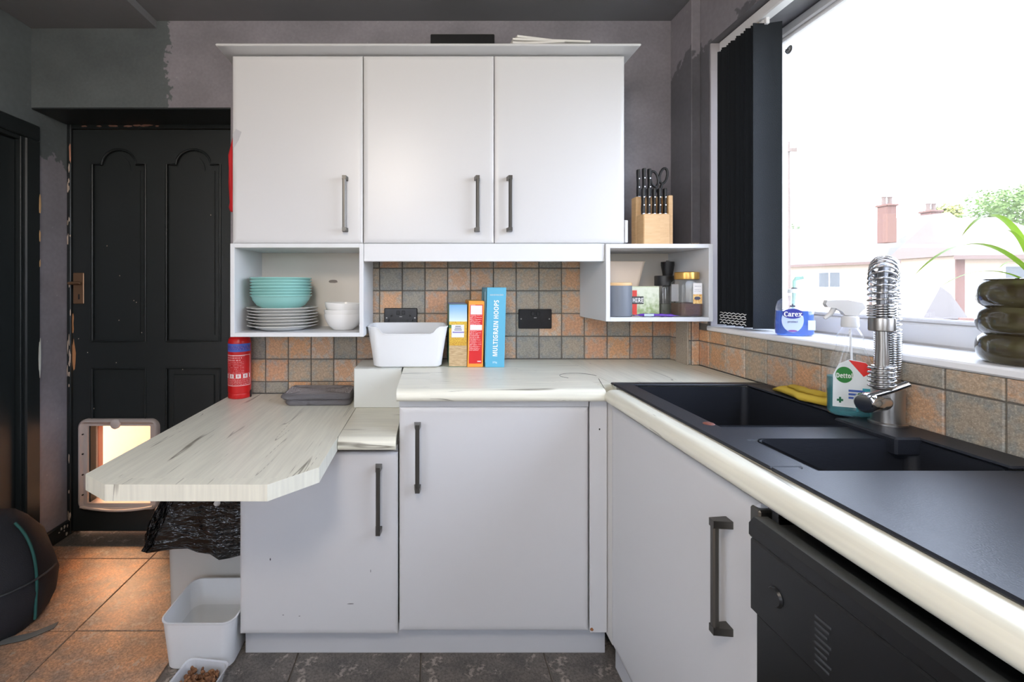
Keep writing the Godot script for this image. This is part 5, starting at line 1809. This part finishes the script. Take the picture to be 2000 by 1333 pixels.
	lpart(sl, "red_corner", MB.new().extrude(PackedVector2Array([Vector2(-0.012, 0.1365), Vector2(0.02, 0.131), Vector2(0.034, 0.112), Vector2(0.016, 0.098)]), "d", -0.0269, -0.0265), mat(rgb(216, 48, 44), 0.35))
	var disc := PackedVector2Array()
	for i in 28: disc.append(Vector2(-0.02 + 0.0165 * cos(TAU * i / 28), 0.1 + 0.0195 * sin(TAU * i / 28)))
	lpart(sl, "green_badge", MB.new().extrude(disc, "d", -0.0269, -0.0265), mat(rgb(50, 130, 62), 0.35))
	words(sl, "lettering", "Dettol", 0.011, M.print_white, Transform3D(Basis.IDENTITY, Vector3(-0.02, 0.098, 0.0273)), true, 0.03)
	for k in 3: lpart(sl, "small_print", MB.new().box(-0.012, 0.018 - 0.004 * k, 0.06 - 0.0085 * k, 0.065 - 0.0085 * k, -0.0269, -0.0265), mat(rgb(70, 100, 176), 0.5))
	lpart(sl, "window_patch", MB.new().box(0.014, 0.034, 0.03, 0.07, -0.0269, -0.0265), mat(rgb(72, 172, 188), 0.35))
	lpart(sl, "leaf_mark", MB.new().box(-0.034, -0.022, 0.036, 0.041, -0.0269, -0.0265), mat(rgb(36, 110, 76), 0.5))
	lpart(sl, "leaf_mark", MB.new().box(-0.030, -0.026, 0.032, 0.046, -0.0272, -0.0268), mat(rgb(36, 110, 76), 0.5))
	var nk := MB.new()
	nk.lathe([[0.0, 0.2142], [0.0165, 0.2142], [0.0175, 0.217], [0.0165, 0.238], [0.012, 0.242], [0.0, 0.243]], Vector3.ZERO, 20)
	lpart(sp, "neck_ring", nk, M.plastic_white)
	# trigger head: side profile pushed out sideways; nozzle towards -x
	var hp := PackedVector2Array([Vector2(-0.046, 0.262), Vector2(-0.05, 0.27), Vector2(-0.047, 0.279), Vector2(-0.01, 0.281), Vector2(0.02, 0.274), Vector2(0.026, 0.262), Vector2(0.016, 0.25), Vector2(0.013, 0.2432), Vector2(-0.013, 0.2432), Vector2(-0.018, 0.252), Vector2(-0.03, 0.26)])
	lpart(sp, "spray_head", MB.new().extrude(hp, "d", -0.011, 0.011), M.plastic_white)
	lpart(sp, "trigger", MB.new().tube([Vector3(-0.03, 0.262, 0), Vector3(-0.036, 0.248, 0), Vector3(-0.045, 0.238, 0), Vector3(-0.05, 0.234, 0)], [0.006, 0.006, 0.005, 0.0045], 8), M.plastic_white)
	# glazed pot with spider plant
	var pt := thing("potted_spider_plant", "spider plant in a ringed glossy brown green pot on the sill", "potted plant", P(1.203, sill, 0.885))
	var glaze := mat(Color.WHITE, 0.08)
	var gn := noise(990, 0.02, 4)
	glaze.albedo_texture = paint(256, 128, func(x: int, y: int) -> Color:
		var t := clampf(0.5 + 1.2 * gn.get_noise_2d(x, y * 2.0), 0, 1)
		return rgb(54, 46, 32).lerp(rgb(80, 76, 54), t))
	var prof := [[0.0, 0.0], [0.072, 0.0]]
	for r in 3:
		for k in 9:
			var t := PI * k / 8.0
			prof.append([0.075 + 0.011 * pow(maxf(sin(t), 0.0), 0.5), 0.003 + 0.0553 * r + 0.0553 * (k + 0.001) / 8.0])
	prof.append_array([[0.077, 0.17], [0.072, 0.171], [0.07, 0.165], [0.068, 0.13], [0.0, 0.13]])
	var pm := MB.new()
	pm.lathe(prof, Vector3.ZERO, 48)
	lpart(pt, "pot", pm, glaze)
	lpart(pt, "soil", MB.new().lathe([[0.0, 0.152], [0.069, 0.15], [0.0685, 0.135]], Vector3.ZERO, 24), mat(rgb(62, 46, 36), 0.95))
	var leafm := mat(rgb(128, 158, 62), 0.45)
	leafm.backlight_enabled = true
	leafm.backlight = rgb(110, 140, 40)
	var leaf := func(tip: Vector3, lift: float, w: float, start: Vector3) -> void:
		var rows := []
		for k in 19:
			var s := k / 18.0
			var p := start.lerp(tip, s) + Vector3(0, lift * 4.0 * s * (1 - s) , 0)
			var q := start.lerp(tip, s + 0.02) + Vector3(0, lift * 4.0 * (s + 0.02) * (1 - s - 0.02), 0)
			var along := (q - p).normalized()
			var side := along.cross(Vector3.UP).normalized()
			var wid := w * pow(sin(PI * clampf(0.25 + 0.75 * s, 0, 1)), 0.7) * (1.0 if s < 0.97 else 0.3)
			var dip := Vector3(0, -0.25 * wid, 0)
			rows.append(PackedVector3Array([p - side * wid, p + dip, p + side * wid]))
		var mb := MB.new()
		mb.grid(rows, false)
		lpart(pt, "leaf", mb, leafm)
	var o := Vector3(0, 0.15, 0)
	var home := pt.position
	var tips := [[P(X(1784, 0.86), Y(540, 0.86), 0.86), 0.075, 0.006, 0.01], [P(X(1834, 0.87), Y(562, 0.87), 0.87), 0.034, 0.0035, 0.0], [P(X(1878, 0.85), Y(462, 0.85), 0.85), 0.085, 0.006, 0.01], [P(X(1965, 0.84), Y(450, 0.84), 0.84), 0.03, 0.004, 0.0], [P(X(1950, 0.82), Y(525, 0.82), 0.82), 0.03, 0.003, 0.0]]
	for q in tips: leaf.call(q[0] - home, q[1], q[2], o + Vector3(-0.02 + q[3], 0, 0.01))
	for k in 12:
		var a := rng.randf_range(-0.9, 2.2)
		var l := rng.randf_range(0.16, 0.26)
		var dirv := Vector3(cos(a) * 0.35, 0, absf(sin(a)) + 0.2).normalized()
		leaf.call(o + dirv * l + Vector3(0, rng.randf_range(-0.03, 0.1), 0), rng.randf_range(0.05, 0.1), rng.randf_range(0.004, 0.007), o + dirv * 0.02)

# ---------------------------------------------------------------- things on the floor
func build_floor_things() -> void:
	# waste bin and its liner
	var bin := thing("waste_bin", "white waste bin with a black liner under the breakfast bar", "bin", P(-0.80, 0.0005, 1.80))
	var bm := MB.new()
	bm.loft([[0.0, 0.0, 0.0, 0.0], [0.165, 0.135, 0.03, 0.0], [0.168, 0.138, 0.03, 0.006], [0.178, 0.146, 0.03, 0.5], [0.181, 0.149, 0.03, 0.505], [0.176, 0.144, 0.03, 0.505], [0.165, 0.135, 0.03, 0.012], [0.0, 0.0, 0.0, 0.012]])
	lpart(bin, "body", bm, mat(rgb(206, 204, 198), 0.5))
	var film := mat(rgb(15, 16, 18), 0.13)
	bump(film, 1205, 0.02, 1.1, 256, Vector3(5, 2, 1))
	var ln := noise(1200, 9.0, 4)
	var lm := MB.new()
	var rows := []
	var spec := [[0.245, 1.13], [0.25, 1.18], [0.28, 1.2], [0.33, 1.17], [0.38, 1.12], [0.43, 1.06], [0.48, 1.05], [0.515, 1.05], [0.53, 1.02], [0.52, 0.93], [0.46, 0.9], [0.40, 0.85]]
	for i in spec.size():
		var q: Array = spec[i]
		var base := lm.ring(0, 0, 0.178 * q[1], 0.146 * q[1], 0.05, q[0], 8)
		var a := PackedVector3Array()
		for k in base.size():
			var p := base[k]
			var p2 := base[(k + 1) % base.size()]
			for s in (8 if k % 9 == 8 else 1):
				var c := p.lerp(p2, s / 8.0)
				var th := atan2(c.z, c.x)
				var f := 0.014 * sin(th * 13.0 + q[0] * 14.0) * (1.0 - 0.4 * i / 12.0) + 0.03 * ln.get_noise_3d(c.x * 1.2, c.y * 1.5, c.z * 1.2)
				var out := Vector3(c.x, 0, c.z).normalized()
				if i > 8: f *= 0.3
				# a loose corner trails out to the left
				if c.x < -0.1 and i < 5: out.x *= 1.0 + 0.0; f += 0.055 * clampf((-c.x - 0.1) / 0.1, 0, 1) * (1.0 - i / 5.0)
				var lift := 0.02 * sin(th * 3.0 + 1.0) * (1.0 - clampf(i / 4.0, 0, 1))
				a.append(c + out * maxf(f, -0.004) + Vector3(0, lift, 0))
		rows.append(a)
	lm.skin(rows, true, 120.0)
	# the cabinet side stops the liner on the right
	for i in lm.v.size(): lm.v[i].x = minf(lm.v[i].x, 0.184)
	lpart(bin, "liner", lm, film, "crumpled black plastic liner")
	var scrap := thing("paper_scrap", "crumpled white paper scrap on top of the bin liner", "paper", P(X(425, 1.655), Y(988, 1.655), 1.655))
	var sm := MB.new()
	var srows := []
	for k in 7:
		var a := PackedVector3Array()
		for j in 8: a.append(Vector3(cos(TAU * j / 8.0) * 0.02 * sin(PI * k / 6.0) * rng.randf_range(0.7, 1.2), 0.012 - 0.014 * cos(PI * k / 6.0), sin(TAU * j / 8.0) * 0.018 * sin(PI * k / 6.0)))
		srows.append(a)
	sm.skin(srows, true, 179.0)
	lpart(scrap, "paper", sm, M.paper)
	# water tub
	var tub := thing("water_tub", "white plastic tub of water on the floor beside the low cabinet", "tub", P(-0.732, 0.0005, 1.512))
	var tm := MB.new()
	tm.loft([[0.0, 0.0, 0.0, 0.0], [0.098, 0.088, 0.03, 0.0], [0.104, 0.094, 0.034, 0.006], [0.115, 0.108, 0.036, 0.152], [0.119, 0.112, 0.04, 0.157], [0.119, 0.112, 0.04, 0.16], [0.114, 0.107, 0.036, 0.16], [0.101, 0.091, 0.032, 0.008], [0.0, 0.0, 0.0, 0.007]], Vector3.ZERO, 7)
	lpart(tub, "shell", tm, M.plastic_white)
	var wt := glass(rgb(226, 238, 236), 0.12, 0.02)
	lpart(tub, "water", MB.new().loft([[0.107, 0.098, 0.033, 0.072], [0.1072, 0.0982, 0.033, 0.0735], [0.0, 0.0, 0.0, 0.0735]], Vector3.ZERO, 7), wt)
	# food dish
	var fd := 1.318
	var dish := thing("food_dish", "clear plastic dish of dry pet food in front of the tub", "dish", P(X(378, fd), 0.0005, fd), "", -0.12)
	var dm := MB.new()
	dm.loft([[0.0, 0.0, 0.0, 0.0], [0.052, 0.062, 0.016, 0.0], [0.055, 0.065, 0.018, 0.004], [0.066, 0.076, 0.02, 0.05], [0.07, 0.08, 0.022, 0.052], [0.07, 0.08, 0.022, 0.053], [0.0645, 0.0745, 0.02, 0.0515], [0.053, 0.063, 0.017, 0.0055], [0.0, 0.0, 0.0, 0.005]], Vector3.ZERO, 6)
	lpart(dish, "dish", dm, glass(rgb(226, 230, 236), 0.4, 0.2))
	var kb := MB.new()
	kb.lathe([[0.0, -0.0035], [0.0045, -0.0028], [0.0062, 0.0], [0.0045, 0.0028], [0.0, 0.0035]], Vector3.ZERO, 9)
	var km := mat(Color.WHITE, 0.85)
	km.vertex_color_use_as_albedo = true
	var mm := MultiMesh.new()
	mm.transform_format = MultiMesh.TRANSFORM_3D
	mm.use_colors = true
	mm.mesh = kb.mesh()
	mm.instance_count = 620
	for i in 620:
		var hy := rng.randf_range(0.010, 0.044)
		var reach := lerpf(0.8, 1.0, hy / 0.05)
		var pos := Vector3(rng.randf_range(-0.05, 0.05) * reach, hy, rng.randf_range(-0.06, 0.06) * reach)
		pos.y = minf(pos.y, 0.046 - 3.0 * pos.x * pos.x)
		var bs := Basis.from_euler(Vector3(rng.randf() * 6.0, rng.randf() * 6.0, rng.randf() * 6.0))
		mm.set_instance_transform(i, Transform3D(bs, pos))
		var c := rgb(96, 62, 40).lerp(rgb(140, 98, 64), rng.randf()).srgb_to_linear()
		mm.set_instance_color(i, c)
	var mi := MultiMeshInstance3D.new()
	mi.name = "dry_pet_food"
	mi.multimesh = mm
	mi.material_override = km
	add_child(mi)
	mi.position = dish.position + Vector3(0, 0.0005, 0)
	mi.rotation.y = -0.12
	mi.set_meta("label", "brown dry pet food pellets filling the clear dish")
	mi.set_meta("category", "pet food")
	mi.set_meta("kind", "stuff")
	# rucksack at the left
	var rk := thing("rucksack", "dark navy rucksack with teal seam slumped on the floor by the left door", "rucksack", P(-1.575, 0.0005, 1.62))
	var rm := MB.new()
	var rn := noise(1300, 5.0, 3)
	var rr := []
	for q in [[0.0, 0.0], [0.0, 0.12], [0.006, 0.15], [0.05, 0.17], [0.12, 0.176], [0.2, 0.162], [0.28, 0.135], [0.34, 0.1], [0.38, 0.06], [0.395, 0.0]]:
		var a := PackedVector3Array()
		for j in 32:
			var th := TAU * j / 32.0
			var r: float = q[1]
			var w := 1.0 + 0.10 * rn.get_noise_3d(cos(th) * 0.4, q[0] * 2.0, sin(th) * 0.4)
			a.append(Vector3(cos(th) * r * w, q[0], sin(th) * r * 1.1 * w))
		rr.append(a)
	rm.skin(rr, true, 100.0)
	var navy := mat(rgb(32, 35, 42), 0.75)
	bump(navy, 1310, 0.2, 0.08, 128, Vector3(10, 6, 1))
	lpart(rk, "body", rm, navy)
	var seam := []
	for k in 17:
		var t := k / 16.0
		var yy := lerpf(0.03, 0.36, t)
		var r := 0.176 * sqrt(maxf(0.0, 1.0 - pow(maxf(0.0, (yy - 0.12)) / 0.27, 2.2)))
		seam.append(Vector3(cos(0.12 - 0.1 * t) * r * 1.0, yy, sin(0.12 - 0.1 * t) * r * 1.1))
	lpart(rk, "seam", MB.new().tube(seam, 0.005, 6), mat(rgb(34, 92, 88), 0.7), "teal piping")
	var band := []
	for k in 15:
		var th := lerpf(-0.4, 1.7, k / 14.0)
		band.append(Vector3(cos(th) * 0.18, 0.17 + 0.01 * sin(th), sin(th) * 0.198))
	lpart(rk, "zip", MB.new().tube(band, 0.0035, 6), mat(rgb(58, 62, 66), 0.5))
	# strap trailing on the tiles
	var pts := [P(X(-40, 1.53), 0.018, 1.50), P(X(0, 1.53), 0.008, 1.52), P(X(60, 1.56), 0.006, 1.55), P(X(112, 1.61), 0.004, 1.605)]
	var st := MB.new()
	var sr := []
	for i in 13:
		var s := i / 12.0 * 3.0
		var k := mini(int(s), 2)
		var p: Vector3 = (pts[k] as Vector3).lerp(pts[k + 1], s - k)
		var side := Vector3(0.25, 0.0, 1.0).normalized() * 0.016
		sr.append(PackedVector3Array([p - side, p + side, p + side - Vector3(0, 0.002, 0), p - side - Vector3(0, 0.002, 0)]))
	st.skin(sr, true, 170.0)
	part(rk, "strap", st, mat(rgb(112, 114, 112), 0.8), "grey webbing strap")

# ---------------------------------------------------------------- outside
func build_outside() -> void:
	var gy := -3.2
	var gr := setting("ground_outside", "pale street and gardens below the window")
	part(gr, "ground", MB.new().box(1.6, 90.0, gy - 0.2, gy, -40.0, 90.0), mat(rgb(150, 146, 132), 0.9))
	part(gr, "ground", MB.new().box(-60.0, 1.6, gy - 0.2, gy, -60.0, -4.0), mat(rgb(150, 146, 132), 0.9))
	var cream := mat(rgb(176, 160, 146), 0.85)
	var brick := mat(rgb(104, 76, 68), 0.9)
	bump(brick, 1401, 0.2, 1.0, 128, Vector3(2, 2, 2))
	var slate := mat(rgb(104, 99, 97), 0.8)
	var clay := mat(rgb(104, 90, 84), 0.85)
	var gutter := mat(rgb(100, 82, 76), 0.7)
	var frame := mat(rgb(226, 224, 222), 0.5)
	var dark := mat(rgb(70, 76, 82), 0.15)
	var pine := mat(rgb(104, 90, 82), 0.8)
	# a house given by the two ends of its front (x, depth), eaves and ridge heights above the floor
	var house := func(label: String, a: Vector2, b: Vector2, eave: float, ridge: float, deep: float, hip_a: float, hip_b: float, roofm: Material, wins: Array) -> Node3D:
		var t := thing("house", label, "house", P((a.x + b.x) / 2, gy, (a.y + b.y) / 2), "houses across the street")
		var u := (b - a).normalized()
		var n := Vector2(-u.y, u.x)
		if n.y < 0.0: n = -n
		var len := a.distance_to(b)
		var at := func(s: float, y: float, q: float) -> Vector3:
			var p := a + u * s + n * q
			return P(p.x, y, p.y)
		var solid := func(s0: float, s1: float, y0: float, y1: float, q0: float, q1: float) -> MB:
			var mb := MB.new()
			var c: Array = []
			for k in 8: c.append(at.call(s1 if k & 1 else s0, y1 if k & 2 else y0, q1 if k & 4 else q0))
			var mid: Vector3 = (c[0] + c[7]) / 2
			for f in [[0, 1, 3, 2], [4, 5, 7, 6], [0, 1, 5, 4], [2, 3, 7, 6], [0, 2, 6, 4], [1, 3, 7, 5]]:
				var poly := [c[f[0]], c[f[1]], c[f[2]], c[f[3]]]
				mb.facing(poly, (poly[0] + poly[2]) / 2 - mid)
			return mb
		part(t, "wall", solid.call(0.0, len, gy, eave, 0.0, deep), cream)
		var rf := MB.new()
		var o := 0.35
		var e := [at.call(-o, eave, -o), at.call(len + o, eave, -o), at.call(len + o, eave, deep + o), at.call(-o, eave, deep + o)]
		var r0: Vector3 = at.call(hip_a - o * (1.0 if hip_a == 0.0 else 0.0), ridge, deep / 2)
		var r1: Vector3 = at.call(len - hip_b + o * (1.0 if hip_b == 0.0 else 0.0), ridge, deep / 2)
		rf.facing([e[0], e[1], r1, r0], Vector3(0, 1, 0))
		rf.facing([e[3], e[2], r1, r0], Vector3(0, 1, 0))
		rf.facing([e[0], e[3], r0], e[0] - e[1])
		rf.facing([e[1], e[2], r1], e[1] - e[0])
		rf.facing([e[0], e[1], e[2], e[3]], Vector3(0, -1, 0))
		part(t, "roof", rf, roofm)
		part(t, "gutter", solid.call(-o, len + o, eave - 0.16, eave - 0.01, -o - 0.1, -o), gutter)
		for w in wins:
			# [along, width, low, high]
			var f := part(t, "window", solid.call(w[0], w[0] + w[1], w[2], w[3], -0.06, 0.05), frame)
			var cols := 3 if w[1] > 1.6 else 2
			for k in cols:
				var g0: float = w[0] + 0.08 + (w[1] - 0.08) * k / cols
				part(f, "pane", solid.call(g0, g0 + (w[1] - 0.08) / cols - 0.08, w[2] + 0.08, w[3] - 0.08, -0.075, -0.06), dark)
		t.set_meta("solid", true)
		for s in [0.0, len - 0.3]:
			part(t, "brick_quoin", solid.call(s, s + 0.3, gy, eave, -0.04, 0.02), brick)
		var dp: float = len * 0.62
		part(t, "downpipe", solid.call(dp, dp + 0.09, gy, eave, -0.14, -0.04), gutter)
		part(t, "brick_base", solid.call(0.0, len, gy, gy + 1.7, -0.06, 0.0), brick)
		return t
	var pt := func(px: float, d: float) -> Vector2: return Vector2(X(px, d), d)
	var A0: Vector2 = pt.call(1500.0, 33.0)
	var A1: Vector2 = pt.call(1868.0, 24.0)
	var hA: Node3D = house.call("long pale roofed terrace house with brick chimneys seen through the window", A0, A1, Y(505, 24), Y(418, 26.5), 5.0, 0.0, 1.2, slate, [[3.2, 1.3, 1.1, 2.2], [7.0, 1.3, 1.1, 2.2], [10.6, 1.8, 1.1, 2.3], [3.2, 1.6, -1.9, -0.5], [10.2, 2.2, -1.9, -0.4]])
	hA.remove_meta("solid")
	var B0: Vector2 = pt.call(1866.0, 18.6)
	var B1: Vector2 = pt.call(2110.0, 17.9)
	var hB: Node3D = house.call("house with pinkish clay tiled roof beside the tall tree", B0, B1, Y(500, 18.5), Y(428, 20.0), 2.6, 0.2, 1.5, clay, [[1.6, 1.6, 0.9, 2.1], [1.2, 2.0, -1.9, -0.5]])
	hB.remove_meta("solid")
	# chimney stacks
	for q in [[1732.0, 26.0, 400.0, 458.0, 0.55, "tall brick chimney stack with two clay pots on the terrace roof"], [1818.0, 27.5, 412.0, 430.0, 0.7, "squat brick chimney stack with two clay pots near the ridge end"]]:
		var cd: float = q[1]
		var yb := Y(q[3], cd) - 0.5
		var foot := P(X(q[0], cd), yb, cd) - hA.position
		var top: float = Y(q[2] + 4.0, cd) - yb
		var ch := lpart(hA, "chimney_stack", MB.new().box(-q[4] / 2, q[4] / 2, 0, top, -0.3, 0.3, 0.02), brick, q[5])
		ch.position = foot
		lpart(ch, "cap", MB.new().box(-q[4] / 2 - 0.06, q[4] / 2 + 0.06, top, top + 0.12, -0.36, 0.36, 0.02), brick)
		for s in [-0.17, 0.17]:
			lpart(ch, "chimney_pot", MB.new().lathe([[0.0, top + 0.12], [0.12, top + 0.12], [0.1, top + 0.3], [0.1, top + 0.5], [0.13, top + 0.54], [0.11, top + 0.58], [0.0, top + 0.58]], Vector3(s, 0, 0), 12), clay)
	# garden wall and shed roof in front of the houses
	var shed := thing("garden_shed", "low garden outbuilding with sloping tiled roof before the terrace", "shed", P(X(1835, 15.5), gy, 15.5))
	part(shed, "wall", MB.new().box(X(1790, 15.5), X(1868, 15.5), gy, Y(618, 15.5), 15.4, 16.8), brick)
	var sr := MB.new().extrude(PackedVector2Array([Vector2(X(1784, 15.5), Y(622, 15.5)), Vector2(X(1872, 15.5), Y(622, 15.5)), Vector2(X(1838, 15.5), Y(575, 15.5)), Vector2(X(1818, 15.5), Y(560, 15.5))]), "d", 15.2, 17.0)
	part(shed, "roof", sr, slate)
	var gw := thing("garden_wall", "low brick garden wall with pale panels before the terrace", "wall", P(X(1780, 14.5), gy, 14.5))
	var x := X(1610, 14.5)
	while x < X(2080, 14.5):
		part(gw, "brick_pier", MB.new().box(x, x + 0.35, gy, Y(622, 14.5), 14.4, 14.8, 0.01), brick)
		part(gw, "wall_panel", MB.new().box(x + 0.35, x + 1.55, gy, Y(634, 14.5), 14.5, 14.7, 0.01), cream)
		x += 1.55
	# pole by the window's far edge
	var pd := 13.0
	var po := thing("utility_pole", "wooden utility pole beyond the far edge of the window", "pole", P(X(1537, pd), gy, pd))
	var ph := Y(278, pd) - gy
	lpart(po, "shaft", MB.new().lathe([[0.0, 0.0], [0.1, 0.0], [0.07, ph], [0.0, ph]], Vector3.ZERO, 12), pine)
	lpart(po, "crossbar", MB.new().box(-0.2, 0.2, ph - 0.3, ph - 0.2, -0.12, -0.06), pine)
	for s in [-0.16, 0.16]: lpart(po, "insulator", MB.new().lathe([[0.0, ph - 0.2], [0.04, ph - 0.2], [0.05, ph - 0.1], [0.02, ph - 0.04], [0.0, ph - 0.04]], Vector3(s, 0, 0.09), 10), frame)
	# trees
	var tree := func(label: String, cx: float, cd: float, cy: float, rad: float, count: int, col: Color) -> void:
		var t := thing("garden_tree", label, "tree", P(cx, gy, cd), "trees beyond the houses")
		var bark := mat(rgb(96, 78, 62), 0.9)
		lpart(t, "trunk", MB.new().tube([Vector3(0, 0, 0), Vector3(0.1, (cy - gy) * 0.5, 0), Vector3(0, cy - gy, 0)], [0.3, 0.24, 0.1], 8), bark)
		var lm := mat(col, 0.6)
		lm.backlight_enabled = true
		lm.backlight = Color(col.r * 0.6, col.g * 0.6, col.b * 0.4)
		var mb := MB.new()
		var lumps := []
		for k in 16:
			var v := Vector3(rng.randf_range(-1, 1), rng.randf_range(-0.8, 0.9), rng.randf_range(-1, 1)).normalized() * rng.randf_range(0.4, 0.8) * rad
			lumps.append([v, rad * rng.randf_range(0.28, 0.42)])
		for i in count:
			var l: Array = lumps[rng.randi() % lumps.size()]
			var v := Vector3(rng.randfn(), rng.randfn(), rng.randfn()).normalized()
			var c: Vector3 = l[0] + v * l[1] * rng.randf_range(0.75, 1.05) + Vector3(0, cy - gy, 0)
			var s := rng.randf_range(0.08, 0.16)
			var a := Vector3(rng.randfn(), rng.randfn() * 0.5, rng.randfn()).normalized() * s
			var b := a.cross(v).normalized() * s * 0.7
			mb.quad(c - a, c + b, c + a, c - b)
		var f := lpart(t, "foliage", mb, lm)
		f.set_meta("kind", "stuff")
	tree.call("large leafy green tree rising behind the clay tiled roof", X(1975, 33), 33.0, Y(420, 33), 2.9, 5000, rgb(92, 118, 62))
	tree.call("small yellow green tree showing over the ridge beside the squat chimney", X(1852, 38), 38.0, Y(418, 38), 1.1, 1800, rgb(142, 146, 84))
	tree.call("grey green bushy tree beyond the low end of the terrace", X(1562, 42), 42.0, Y(474, 42), 2.0, 2200, rgb(112, 128, 96))
